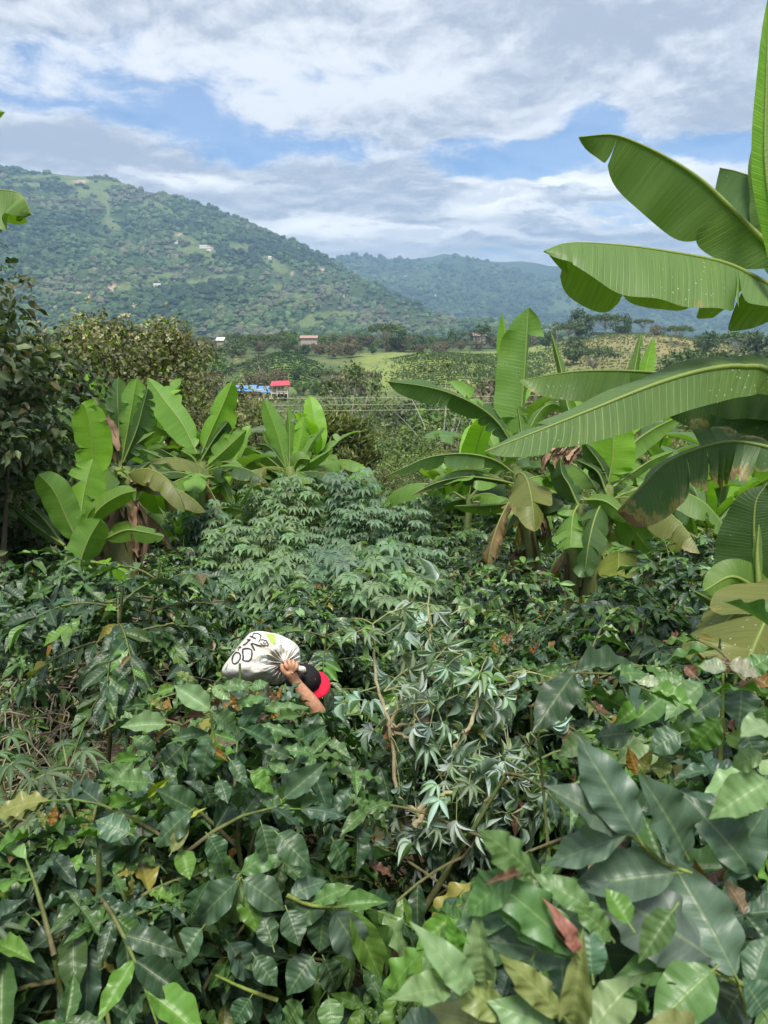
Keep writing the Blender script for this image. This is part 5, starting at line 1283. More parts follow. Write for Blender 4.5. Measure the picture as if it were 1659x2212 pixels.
near_bush('broad glossy coffee bush with bronze shoots in front of the bent carrier', 590, 2.45, 1575, .66, .165, 401, [
    ('h1', 2.0, '''810 350 545 150 85 l;830 375 1028 505 78 l;490 460 165 440 78 l;820 545 690 885 92 u;858 580 850 825 76 b;612 610 390 805 85 u;780 400 615 385 30 z;870 345 890 245 28 z;900 340 965 275 18 o;470 350 512 255 24 o
470 345 400 260 30 v;500 500 320 590 26 o;1090 430 1218 375 30 z;1050 830 1062 1145 88 u;1110 810 1302 948 68 b;1360 1000 1665 730 80 u;1340 1040 1390 1210 70 m;1395 1010 1605 1200 92 m
1060 490 1335 605 60 u;1020 520 1190 260 60 u;1190 345 1505 300 42 m;1180 455 1445 520 42 m;690 1090 420 930 98 d;390 800 212 985 80 u;685 1095 400 1200 66 d;570 1185 740 1080 22 y;350 995 505 850 28 y
60 1075 222 1005 52 b;215 1200 -10 1100 80 d;780 620 930 700 30 o;880 540 1010 570 34 m;560 560 800 500 50 u;250 560 420 640 55 m;1250 740 1390 800 46 m;1130 800 1390 770 36 b;700 130 600 60 32 v;1000 300 1180 240 46 m;830 180 960 270 48 l
1400 700 1200 600 50 d;1500 560 1659 460 50 u;1300 420 1480 380 40 m;180 860 20 760 60 m;110 740 280 690 40 b;470 760 560 900 40 d;960 720 1080 870 52 d;880 860 940 1000 60 d;760 900 860 1080 60 d;1180 930 1320 1060 66 d;900 190 1090 130 50 m;1120 180 1240 140 40 m;420 230 560 170 40 b'''),
    ('r7', 1.86, '''1030 670 812 872 74 u;1020 680 880 925 60 m;1036 690 962 940 54 l;1042 690 1112 910 48 b;1050 670 1242 782 68 u;1040 640 1208 508 54 m;600 825 393 850 76 u;330 930 188 1195 66 g;432 920 388 1100 64 d;640 850 555 985 60 d;740 800 700 985 54 d
1400 790 1380 990 66 u;1442 800 1592 1055 80 g;1512 800 1655 1105 64 b;1452 785 1660 745 44 m;1360 765 1512 690 40 m;1255 735 1405 655 50 u;985 940 1112 1110 66 g;872 880 740 1055 64 u;620 1060 742 1215 50 d;740 1215 560 1290 50 g;455 1180 300 1270 70 g
560 1330 470 1180 60 g;620 500 436 622 56 u;825 372 628 522 60 u;780 540 822 665 44 b;742 548 818 410 32 v;1420 720 1250 880 56 d;1350 1000 1240 1150 70 d;1400 1010 1480 1180 60 d;1300 1200 1200 1330 60 m;1420 1180 1440 1330 56 m;1080 1180 1000 1300 50 d
560 470 415 400 60 u;330 500 205 530 30 b;480 260 560 160 40 l;640 250 500 230 50 m;300 560 240 640 26 b;350 560 290 660 26 b;400 560 420 700 46 d;1130 430 1180 600 60 d;1200 470 1330 590 60 d;1440 500 1520 640 60 d;900 480 980 600 50 d;700 690 740 900 60 d;830 820 860 700 40 d;1240 800 1300 950 60 d;1180 960 1130 780 50 d;1100 1000 1200 1130 50 d''')],
    [('h1', 2.03, '840,700 836,560 815,350', .006), ('r7', 1.88, '740,785 600,840 440,905 330,935', .006), ('r7', 1.88, '700,1290 780,1150 830,1100', .005), ('r7', 1.88, '1240,735 1330,775 1440,790 1510,785', .006), ('r7', 1.88, '960,700 1010,680 1040,640', .005), ('r7', 1.9, '1200,1190 1060,1140 930,1080', .006)],
    dmin=1.9, stems=4, dark=.72, light=.10, bronze=.30, spread=.6, step=.11, hang=.8, inner=.3, ros=75)
near_bush('very close coffee bush of big dull grey green leaves with a pink shoot', 1400, 1.40, 1680, .48, .17, 402, [
    ('r8', 1.05, '''1100 490 880 95 105 g;1030 460 712 255 95 g;1045 478 678 592 78 g;1305 560 1165 235 110 u;1255 640 805 690 112 g;1520 1085 1268 570 125 g;1432 1020 1000 680 150 g;1590 640 1370 330 90 d;1480 640 1590 420 100 u
1659 240 1420 380 82 l;1640 130 1470 170 50 l;1659 0 1560 20 60 l;1365 1040 1030 1050 88 m;1420 1060 1165 1290 110 m;1560 1120 1420 1330 90 g;1640 1240 1560 1100 80 u;1590 1130 1659 900 70 u;1659 540 1540 620 50 b'''),
    ('r8', .95, '''835 985 770 810 36 k;800 960 690 855 16 z;820 985 540 640 88 m;830 1000 560 780 60 m;885 790 690 650 60 m;870 985 940 800 60 m;640 645 500 470 74 m;600 635 530 560 34 z;600 640 460 665 18 z;560 650 320 800 80 m;560 800 300 870 60 u;980 920 890 800 56 m
1060 860 960 700 56 b;790 1000 440 910 92 u;530 1250 330 1090 80 v;780 1265 585 1040 62 v;820 1290 850 990 66 v;500 1330 210 1190 70 v;760 1340 520 1190 90 l;880 1340 1080 1080 100 l;370 1150 215 930 66 l;440 1100 390 860 70 l;330 1030 330 900 40 b;280 1140 70 1150 66 l;240 1300 50 1290 70 u;1350 1330 1140 1290 60 v;1130 1140 1040 1270 56 m;900 1080 880 900 70 u;640 1010 560 1190 60 u;1250 800 1100 1010 60 m''')],
    [('r8', 1.06, '1040,465 1100,500 1200,590 1330,640', .004), ('r8', 1.06, '1659,1150 1540,1115 1430,1035', .005), ('r8', 1.06, '1400,1060 1520,1110 1570,1260', .004), ('r8', .96, '835,1290 840,1100 838,985', .004)],
    dmin=1.1, stems=2, dark=.55, light=.22, bronze=.1, spread=.5, step=.13, stemr=.5, ros=60)
near_bush('coffee bush hiding the legs of the bent carrier', 520, 3.15, 1500, .50, .14, 406, [], stems=3, dark=.6, light=.15, bronze=.5, spread=.5, ros=70)
near_bush('coffee bush topped by pinkish young leaves under the yellowing banana leaves', 1600, 2.2, 1470, .42, .16, 403, [
    ('r6', 1.9, '''1488 600 1660 632 44 p;1480 622 1362 590 38 p;1545 690 1548 872 78 u;1372 685 1210 838 60 l;1452 842 1312 975 66 b;1205 740 1038 885 64 m;1452 738 1288 845 62 d;1188 682 1100 655 28 p;1352 660 1298 600 28 z;1482 845 1562 922 32 z;1472 862 1408 955 26 o;1482 905 1600 965 50 b;1530 685 1615 690 22 k;1478 640 1470 580 26 z
1190 985 1028 1005 50 l;1200 1000 1192 1095 46 v;900 930 748 985 50 l;1080 900 900 900 60 d;1300 680 1160 660 40 m;1560 640 1659 560 50 m;1000 990 860 1060 50 b;1280 900 1150 960 60 u;1400 990 1260 1060 60 d;1560 900 1640 1040 60 d;1640 780 1659 900 50 m;1120 770 1000 850 40 b;1660 700 1590 640 36 o''')],
    [('r6', 1.92, '1450,1060 1460,850 1465,640', .007)], dmin=1.95, stems=2, dark=.5, light=.2, bronze=.3, spread=.4)
near_bush('coffee bush with orange brown shoot tips beside the leaning grey cassava', 1160, 3.2, 1425, .52, .14, 404, [], stems=4, dark=.5, light=.1, bronze=.85, spread=.45, step=.085)
near_bush('coffee bush in the gap between the brown tipped bush and the pink leaved bush', 1345, 2.7, 1600, .36, .14, 405, [], stems=2, dark=.6, light=.2, bronze=.2, spread=.4)
near_bush('low coffee bush tangled with narrow leaves in the bottom corner', 60, 1.75, 1860, .40, .14, 407, [], stems=2, dark=.5, light=.2, bronze=.1, spread=.4)
near_bush('light green coffee bush between the glossy bush and the tangled corner', 215, 2.3, 1740, .32, .14, 408, [], stems=3, dark=.25, light=.55, bronze=.3, spread=.5)
# tall leggy bush with bare twigs
def leggy():
    p = P(95, 1205, 4.2); g = gp(p[0], p[1]); h = p[2] - g[2]
    f, s = coffee_bush(410, h, .62, .135, NEAR[:2] + MID, stems=4, dark=.75, light=.06, bronze=.06, bare=.74, spread=.9, mat=M_COFFEE, inner=.35, ros=75, rbase=.70)
    t = thing('coffee_bush', 'tall leggy coffee bush with bare twigs below its dark leaves', 'coffee bush', g)
    child('foliage', f, t); child('stem', s, t)
    rs = np.random.RandomState(3); mb = MB(); lv = MB()
    for k in range(150):
        z = rs.uniform(.22, .74) * h; a = rs.rand() * 6.28; L = rs.uniform(.35, .95)
        q = np.array([(0, 0, 0), (.5 * L, 0, -.02), (L, rs.randn() * .05, -.12 * L - .1 * rs.rand())]); ca, sa = math.cos(a), math.sin(a)
        o = rs.randn(2) * .22
        w = np.stack([q[:, 0] * ca - q[:, 1] * sa + o[0], q[:, 0] * sa + q[:, 1] * ca + o[1], q[:, 2] + z], 1)
        w = resample(w, 8) + rs.randn(8, 3) * .012
        mb.tube(w, np.linspace(.006, .0025, 8), (.34, .28, .19), 4)
    mb.build('bare_twig', M_BARK, t)
leggy()

# narrow leaved weeds in the bottom corner
def narrow_plant(label, dx, dy, d, h, n, L, col, seed, wilt=False, name='cassava_plant', cat='cassava plant'):
    p = P(dx, dy, d); g = gp(p[0], p[1]); hh = p[2] - g[2]
    ms = cassava(seed, hh, h, L, n, col, 3, [palm_tpl(7, 6, .35, 2.0, .085), palm_tpl(5, 6, .5, 1.5, .085, .2)] if not wilt else WILT)
    return bush_thing(label, g, ms, None, name, cat)
narrow_plant('narrow leaved grey green cassava plant beside the bare twigs', 60, 1640, 2.3, .26, 60, .095, (.11, .17, .085), 501)
narrow_plant('narrow leaved cassava plant low in the tangled corner', 20, 1990, 1.7, .22, 50, .08, (.09, .15, .08), 502)
narrow_plant('small narrow leaved cassava sprout under the glossy bush', 190, 1880, 2.0, .22, 40, .08, (.075, .13, .065), 503)
# leaning cassava with pale limp leaves
def grey_cassava():
    d = 2.75; p = P(1020, 1720, d); g = gp(p[0], p[1])
    t = thing('cassava_plant', 'leaning cassava plant with pale woody branches and limp blue grey leaves', 'cassava plant', g)
    rs = np.random.RandomState(9); B = MB(g); Lf = MB(g); tips = []
    def Q(x, y, dd): return P(829.5 + x / 2, 1134 + y / 2, dd)
    for s, dd, r0, r1 in [('60,1180 40,980 25,870 90,730 172,645', d, .010, .008), ('172,645 185,560 198,470 186,340', d, .009, .004), ('172,645 290,690 350,700', d, .007, .004), ('25,870 -15,740 -40,600 -48,420', d - .1, .009, .004), ('30,870 100,860 135,845 130,780', d, .008, .004), ('40,895 150,935 260,975', d, .009, .006),
                         ('300,975 370,870 402,760 405,690', d - .05, .012, .006), ('402,750 450,710', d - .05, .006, .003), ('250,1040 320,1060 420,1000', d, .008, .004), ('150,1230 300,1150 500,1090 590,1090', d - .1, .013, .005), ('130,1300 230,1180 330,1140', d - .15, .014, .008), ('480,1100 560,1010 640,940', d, .006, .003), ('60,1180 200,1300 300,1400', d, .010, .008)]:
        w = resample(np.array([Q(*map(float, q.split(',')), dd) for q in s.split()]), 14); w = w + rs.randn(14, 3) * .004
        B.tube(w, np.linspace(r0, r1, 14) * .8 * (1 + .18 * (np.arange(14) % 3 == 0)), (.40, .33, .22), 7, col2=(.36, .36, .18))
        for i in range(2, 14, 1): tips.append((w[i], i / 13))
    g0 = np.array(g); B.tube(np.array([g0, (g0 + Q(60, 1180, d)) / 2, Q(60, 1180, d)]), (.014, .012, .010), (.12, .10, .07), 7)
    Ps, Ds, Ns, Ls = [], [], [], []
    def add(p, n, spread):
        for k in range(n):
            v = rs.randn(3) * np.array([1, .7, .7]) + np.array([.1, -.2, .1]); v /= np.linalg.norm(v); q = p + v * spread * (.4 + .8 * rs.rand())
            B.tube(np.array([p, (p + q) / 2 + np.array([0, 0, .01]), q]), (.003, .0025, .002), (.30, .33, .16), 3)
            Ps.append(q); Ds.append(v * .7 + np.array([0, 0, -.35]) + rs.randn(3) * .45); Ns.append(np.array([0, -.5, .6]) + rs.randn(3) * .4 + v * .4); Ls.append(.092 * (.7 + .6 * rs.rand()))
    for p_, f in tips:
        if rs.rand() < .34 + .5 * (f > .85): add(p_, 1 + (f > .9), .12)
    for x, y, dd, n in [(190, 345, d, 6), (130, 470, d, 2), (270, 400, d, 3), (250, 560, d, 3), (340, 560, d, 4), (540, 1010, d, 12), (480, 1080, d, 10), (600, 1080, d, 10), (380, 1060, d, 9), (500, 1160, d, 9), (300, 840, d, 9), (220, 780, d, 8), (330, 930, d, 9), (160, 860, d, 8), (60, 800, d, 7), (420, 960, d, 8), (520, 660, d, 4), (0, 720, d, 6), (240, 1080, d, 8), (100, 960, d, 8), (350, 750, d, 4), (430, 1180, d, 8), (620, 1180, d, 6), (-60, 820, d, 5), (560, 640, d - .1, 3), (550, 1250, d - .1, 7), (430, 1280, d - .1, 7), (350, 1220, d - .1, 6), (300, 1320, d, 9), (200, 1350, d, 9), (160, 1260, d, 8), (240, 1430, d, 8), (120, 1400, d, 7), (380, 1360, d, 8)]:
        add(Q(x, y, dd + rs.uniform(-.1, .15)), max(2, int(n * (.5 if y < 900 else .8))), .11)
    Ps, Ds, Ns, Ls = map(np.array, (Ps, Ds, Ns, Ls)); n = len(Ps)
    k = ~(gap(Ps + Ds * .05, False) | (proj(Ps)[0] < 700)); Ps, Ds, Ns, Ls = Ps[k], Ds[k], Ns[k], Ls[k]; n = len(Ps)
    c = jit(pick(n, rs, [(.40, .50, .45), (.30, .40, .35), (.22, .30, .19), (.14, .21, .11)], (3, 3, 2, 1)), n, rs, .3); w = rs.randint(0, 3, n)
    for k, tp in enumerate(WILT): s = w == k; Lf.leaves(tp, Ps[s], Ds[s], Ns[s], Ls[s], Ls[s], c[s])
    Lf.build('foliage', M_CASSAVA, t); B.build('stem', M_BARK, t)
grey_cassava()

# ------------------------------------------------------------------ power lines
for k, (y0, y1) in enumerate([(866, 861), (883, 874), (896, 886)]):
    a = P(-700, y0 - 10, 30); b = P(1900, y1 - 12, 30); s = np.linspace(0, 1, 40)[:, None]
    w = a * (1 - s) + b * s; w[:, 2] -= (.5 * 4 * s * (1 - s))[:, 0]
    w[:, 2] += .35
    mb = MB(a); mb.tube(w, .0075, (.55, .53, .42), 5)
    o = mb.build('power_line', M_PAINT); o.location = tuple(a)
    tag(o, ['uppermost', 'middle', 'lowest'][k] + ' of three pale wires strung across the gully under the farm', 'power line', 'wires strung across the gully')

# ------------------------------------------------------------------ the farm in the valley
def HZ(zx, zy, d=270): return P(459 + zx * .16275, 799.2 + zy * .16275, d)
u = .16275 * 270 / FD
def farm():
    o = HZ(560, 372); gz = float(G(o[0], o[1] + 2)); o[2] = min(o[2], gz + 1.5)
    t = thing('farm_house', 'long low farm house with a bright blue sheet roof and pinkish walls', 'house', o)
    def B_(name, boxes, mat, col, par=t, **k):
        mb = MB()
        for c, s in boxes: mb.box(c, s, col)
        return mb.build(name, mat, par, smooth=False, **k)
    X = lambda zx: (zx - 560) * u
    w = B_('wall', [((X(440), 3.0, 0.3), (X(690) - X(190), 6.0, 5.4))], M_PAINT, (.55, .40, .31))
    mb = MB(); z0, z1 = 2.4, 4.3
    for xa, xb, dz in ((180, 605, 0), (606, 775, -.35)):
        V = [(X(xa), -1.0, z0 + dz), (X(xb), -1.0, z0 + dz), (X(xb) - .8, 3.2, z1 + dz), (X(xa), 3.2, z1 + dz), (X(xb), 7.2, z0 + dz), (X(xa), 7.2, z0 + dz)]; V = V + [(a, b, c + .15) for a, b, c in V]
        mb.raw(V, [(0, 3, 2, 1), (3, 5, 4, 2), (6, 7, 8, 9), (9, 8, 10, 11), (0, 1, 7, 6), (1, 2, 8, 7), (2, 4, 10, 8), (4, 5, 11, 10), (5, 3, 9, 11), (3, 0, 6, 9)], (.10, .24, .46))
    r = mb.build('roof', M_ROOF, t, smooth=False)
    B_('chimney', [((X(378), 3.0, 4.7), (.35, .35, 1.0))], M_PAINT, (.75, .74, .7), r); B_('water_tank', [((X(343), 3.4, 4.7), (.9, .9, .9))], M_PAINT, (.55, .18, .12), r)
    for zx, ww in ((410, 1.6), (640, .9)): B_('window', [((X(zx), -.04, 1.1), (ww, .12, 1.0))], M_PAINT, (.05, .05, .05))
    B_('door', [((X(570), -.04, .3), (.9, .12, 2.1))], M_PAINT, (.10, .08, .07)); B_('porch_post', [((X(690), -.9, .4), (.15, .15, 3.8))], M_PAINT, (.7, .6, .35))
    # open two storey shelter
    o2 = HZ(900, 405); o2[2] = o[2] - .6
    s = thing('open_shelter', 'open two storey shelter on cream posts under a crimson sheet roof', 'shelter', o2)
    hz = 4.9; W = 5.9; D = 3.2; cr = (.66, .60, .48)
    for i, (x, y) in enumerate([(-W / 2, -D / 2), (0.0, -D / 2), (W / 2, -D / 2), (-W / 2, D / 2), (W / 2, D / 2), (0., D / 2)]):
        if i == 1: x = -W / 2 + 2.1
        B_('post', [((x, y, hz / 2 - .5), (.28, .28, hz + .9))], M_PAINT, cr, s)
    B_('floor_slab', [((0, 0, 2.45), (W + .3, D + .3, .32))], M_PAINT, cr, s)
    B_('railing', [((0.8, -D / 2 - .02, 3.1), (W - 2.2, .1, .5)), ((0, D / 2 + .02, 3.2), (W, .1, .9))], M_PAINT, (.55, .5, .42), s)
    mb = MB(); V = [(-W / 2 - .2, -D / 2 - .9, hz + .1), (W / 2 + 1.2, -D / 2 - .9, hz + .45), (W / 2 + .2, D / 2 + .6, hz + 1.75), (-W / 2 - .3, D / 2 + .6, hz + 1.45)]; V = V + [(a, b, c + .18) for a, b, c in V]
    mb.raw(V, [(0, 3, 2, 1), (4, 5, 6, 7), (0, 1, 5, 4), (1, 2, 6, 5), (2, 3, 7, 6), (3, 0, 4, 7)], (.45, .045, .07)); mb.build('roof', M_ROOF, s, smooth=False)
    B_('back_wall', [((0, D / 2 + .1, .7), (W * .8, .12, 2.6))], M_PAINT, (.10, .09, .08), s)
    # sheets and timber piled in the yard
    q = HZ(690, 385); q[2] = o[2] - .7; y_ = thing('sheet_pile', 'pile of pale roofing sheets leaning in the clay farm yard', 'pile', q)
    for k in range(5):
        mb = MB(); mb.box((k * .32 - .7, -1.8 + .12 * k, .35 - .1 * k), (1.5, 1.6, .07), (.62, .66, .66), .3 + .12 * k); mb.build('sheet', M_ROOF, y_, smooth=False)
farm()
for dx, dy, d, w, lb, rc in [(668, 737, 500, 11, 'low pink roofed farm building at the edge of the treeline', (.34, .2, .17)), (478, 743, 430, 3.5, 'white roofed shed among the brown trees below the mountain', WH), (1035, 731, 560, 9, 'small tan house in the treeline below the hazy ridge', (.4, .25, .2))]:
    p = P(dx, dy, d); g = p.copy(); t = thing('valley_house', lb, 'house', g)
    mb = MB(); mb.box((0, 0, -1), (w, 6, 6), (.42, .36, .31)); mb.build('wall', M_PAINT, t, smooth=False)
    mb = MB(); V = [(-w / 2 - .6, -3.7, 2), (w / 2 + .6, -3.7, 2), (w / 2 + .6, 0, 3.6), (-w / 2 - .6, 0, 3.6), (w / 2 + .6, 3.7, 2), (-w / 2 - .6, 3.7, 2)]; V = V + [(a, b, c + .2) for a, b, c in V]
    mb.raw(V, [(0, 3, 2, 1), (3, 5, 4, 2), (6, 7, 8, 9), (9, 8, 10, 11), (0, 1, 7, 6), (1, 2, 8, 7), (2, 4, 10, 8), (4, 5, 11, 10), (5, 3, 9, 11), (3, 0, 6, 9)], rc); mb.build('roof', M_ROOF, t, smooth=False)
# ------------------------------------------------------------------ the carrier and the sack
PD = 4.0
def Z3(zx, zy, d=PD): return P(459 + zx * .16275, 1339.2 + zy * .16275, d)
ZU = .16275 * PD / FD                                       # metres per unit of that enlarged view
RT = np.array([1., 0, 0]); UPV = np.array([0, SP, CP]); TOW = np.array([0, -CP, SP])
def skin_mesh(name, nodes, edges, mat, parent, loc, sub=2):
    me = bpy.data.meshes.new(name); loc = np.asarray(loc, float)
    me.from_pydata([tuple(np.asarray(p) - loc) for p, r in nodes], edges, []); me.materials.append(mat)
    o = child(name, me, parent)
    m = o.modifiers.new('skin', 'SKIN'); m.use_smooth_shade = True
    sv = me.skin_vertices[0].data
    for i, (p, r) in enumerate(nodes):
        sv[i].radius = (r, r) if not isinstance(r, tuple) else r; sv[i].use_root = (i == 0)
    s = o.modifiers.new('sub', 'SUBSURF'); s.levels = sub; s.render_levels = sub
    return o
def skin_material():
    m, t = new_mat('skin')
    pos = t.n.new('ShaderNodeNewGeometry').outputs['Position']
    n = t.noise(pos, 60, 4, .6); c = t.mix(t.smooth(n, .35, .7), (.40, .20, .12), (.50, .27, .17))
    finish(t, principled(t, c, .5, .4, t.bump(n, .25, .004))); return m
def flat_material(name, col, rough=.8, sc=60.):
    m, t = new_mat(name)
    pos = t.n.new('ShaderNodeNewGeometry').outputs['Position']
    n = t.noise(pos, sc, 4, .6); c = t.mix(t.smooth(n, .35, .7, 0, .35), col, tuple(v * .6 for v in col))
    finish(t, principled(t, c, rough, .25, t.bump(n, .3, .004))); return m
def person():
    M_SKIN = skin_material(); M_SHIRT = flat_material('shirt_cloth', (.02, .022, .026)); M_TROUS = flat_material('trouser_cloth', (.05, .055, .07)); M_CAP = flat_material('cap_cloth', (.010, .010, .012)); M_PEAK = flat_material('peak_cloth', (.58, .012, .045), .7); M_SHOE = flat_material('boot_rubber', (.03, .03, .03))
    head = Z3(1240, 800, 4.06); neck = Z3(1130, 900, 4.12); chest = Z3(900, 1010, 4.18); shR = Z3(1060, 1010, 4.0); elb = Z3(1450, 1265, 3.90); wri = Z3(1085, 800, 3.86)
    pel = Z3(430, 1180, 4.28); gz = float(G(pel[0] + .15, pel[1])); base = np.array([pel[0] + .15, pel[1], gz])
    t = thing('person', 'bent person in a black cap with a red peak carrying a sack', 'person', base)
    kR = np.array([pel[0] + .26, pel[1] - .1, gz + .50]); kL = np.array([pel[0] + .20, pel[1] + .13, gz + .49]); fR = np.array([pel[0] + .16, pel[1] - .12, gz + .08]); fL = np.array([pel[0] + .02, pel[1] + .14, gz + .08])
    shL = chest + (chest - shR) * .9 + np.array([.1, .1, .05]); elL = shL + np.array([.10, .12, -.22]); wrL = elL + np.array([-.02, .05, -.2])
    N = [(pel, .13), ((pel + chest) / 2, .125), (chest, .14), (neck, .055), (head, .074), (shR, .062), ((shR + elb) / 2, .050), (elb, .042), ((elb * .55 + wri * .45), .041), (elb * .2 + wri * .8, .031), (wri, .028)]
    E = [(0, 1), (1, 2), (2, 3), (3, 4), (2, 5), (5, 6), (6, 7), (7, 8), (8, 9), (9, 10)]
    def add(p, r, frm): N.append((np.asarray(p, float), r)); E.append((frm, len(N) - 1)); return len(N) - 1
    a = add(shL, .06, 2); a = add(elL, .042, a); a = add(wrL, .028, a); a = add(wrL + np.array([.02, -.02, .08]), .035, a)
    for k, f, s in ((kR, fR, -1), (kL, fL, 1)):
        a = add(pel + np.array([.03, s * .09, -.06]), .085, 0); a = add(k, .058, a); a = add(f + np.array([0, 0, .06]), .04, a); a = add(f + np.array([.12, 0, -.04]), .035, a)
    # the fist: four fingers over the gathered neck of the sack and the thumb beside them
    HD = 3.80
    palm = add(Z3(1045, 715, 3.835), .030, 10)
    for kx, ky, fx, fy in ((978, 610, 958, 560), (1030, 598, 1012, 540), (1080, 605, 1068, 548), (1122, 628, 1118, 578)):
        m = add(Z3((kx + 1048) / 2, (ky + 720) / 2, 3.815), .0155, palm)
        k = add(Z3(kx, ky, HD), .0120, m); q = add(Z3(fx, fy, HD + .008), .0098, k); q = add(Z3(fx - 4, fy - 8, HD + .032), .0088, q); add(Z3(fx + 2, fy + 22, HD + .052), .0078, q)
    th = add(Z3(968, 705, 3.81), .0150, palm); th = add(Z3(925, 655, HD), .0125, th); th = add(Z3(918, 605, HD + .002), .0112, th); add(Z3(930, 570, HD + .01), .0095, th)
    skin_mesh('body', N, E, M_SKIN, t, base)
    # clothes follow the body a little outside it
    S = [(pel, .15), ((pel + chest) / 2, .148), (chest, .165), (neck * .6 + chest * .4, .085), (shR, .078), ((shR * .45 + elb * .55), .064), (shL, .076), (elL, .054)]
    skin_mesh('shirt', S, [(0, 1), (1, 2), (2, 3), (2, 4), (4, 5), (2, 6), (6, 7)], M_SHIRT, t, base)
    T = [(pel, .155)]; TE = []
    for k, f, s in ((kR, fR, -1), (kL, fL, 1)):
        i = len(T); T += [(pel + np.array([.03, s * .09, -.06]), .10), (k, .075), (f + np.array([0, 0, .08]), .058)]; TE += [(0, i), (i, i + 1), (i + 1, i + 2)]
    skin_mesh('trousers', T, TE, M_TROUS, t, base)
    for f in (fR, fL): skin_mesh('boot', [(f + np.array([0, 0, .14]), .055), (f + np.array([0, 0, -.01]), .055), (f + np.array([.14, 0, -.035]), .045)], [(0, 1), (1, 2)], M_SHOE, t, base)
    # face on the side away from us, under the peak
    u_ = .10 * RT + .55 * UPV + .80 * TOW; u_ /= np.linalg.norm(u_)
    f_ = .93 * RT - .38 * UPV + .05 * TOW; f_ -= u_ * (f_ @ u_); f_ /= np.linalg.norm(f_); l_ = np.cross(u_, f_)
    mb = MB(base); hc = head
    for s in (-1, 1):
        q = hc + f_ * .070 + l_ * .033 * s - u_ * .015
        an = np.linspace(0, 6.28, 9)[:-1]; mb.raw([q + l_ * math.cos(a) * .013 + u_ * math.sin(a) * .006 + f_ * .004 for a in an] + [q + f_ * .008] * 8, [(i, (i + 1) % 8, 8 + (i + 1) % 8, 8 + i) for i in range(8)], (.03, .02, .02))
    mb.build('eyes', M_CAP, t)
    skin_mesh('nose', [(hc + f_ * .070 - u_ * .02, .010), (hc + f_ * .092 - u_ * .048, .013)], [(0, 1)], M_SKIN, t, base, 2)
    for s in (-1, 1): skin_mesh('ear', [(hc + l_ * s * .074 - u_ * .01, .012), (hc + l_ * s * .080 - u_ * .045, .010)], [(0, 1)], M_SKIN, t, base, 2)
    mb = MB(base); q = hc + f_ * .071 - u_ * .075; mb.tube(np.array([q - l_ * .026, q + f_ * .006, q + l_ * .026]), .006, (.3, .1, .08), 6); mb.build('mouth', M_SKIN, t)
    # cap: dome with seams, and its curved peak
    c0 = Z3(1226, 772, 4.02) - u_ * .015
    mb = MB(base); nr, nc = 12, 36; V = []
    for i in range(nr):
        e = i / (nr - 1) * 1.52 + .02
        for j in range(nc):
            a = j * 2 * math.pi / nc; seam = 1 - .025 * max(0, math.cos(a * 6)) ** 12
            V.append(c0 + (f_ * math.cos(a) * .092 + l_ * math.sin(a) * .078) * math.cos(e * .98) ** .75 * seam + u_ * (.090 * math.sin(e)))
    mb.raw(V, gridfaces(nr, nc, True), (.01, .01, .012))
    cap = mb.build('cap', M_CAP, t)
    mb = MB(base); V = []; nj = 21
    for s in (0, 1):
        for i in range(6):
            r = i / 5
            for j in range(nj):
                a = (j / (nj - 1) - .5) * 2.5
                x = .087 * math.cos(a) + r * .058 * max(math.cos(a * .62), 0) ** .6; y = (.0765 + .005 * r) * math.sin(a) * (1.02 + .04 * r)
                V.append(c0 + f_ * x + l_ * y + u_ * (.006 - .020 * r - 1.6 * y * y - .004 * s))
    V = np.array(V); F1 = gridfaces(6, nj); F2 = gridfaces(6, nj)[:, ::-1] + 6 * nj
    rim = [(5 * nj + j, 5 * nj + j + 1, 6 * nj + 5 * nj + j + 1, 6 * nj + 5 * nj + j) for j in range(nj - 1)]
    mb.raw(V, np.concatenate([F1, F2, np.array(rim)]), (.5, .01, .03)); mb.build('peak', M_PEAK, cap)
    mb = MB(base); q = c0 + u_ * .091; mb.tube(np.array([q - u_ * .006, q + u_ * .004, q + u_ * .006]), (.009, .008, .001), (.01, .01, .012), 8); mb.build('button', M_CAP, cap)
    mb = MB(base); q = c0 + f_ * .062 + u_ * .068 + l_ * -.015; mb.tube(np.array([q, q + l_ * .012 + u_ * .006, q + l_ * .014 - u_ * .004]), .0022, (.6, .05, .07), 4); mb.build('emblem', M_PEAK, cap)
    return base
person()

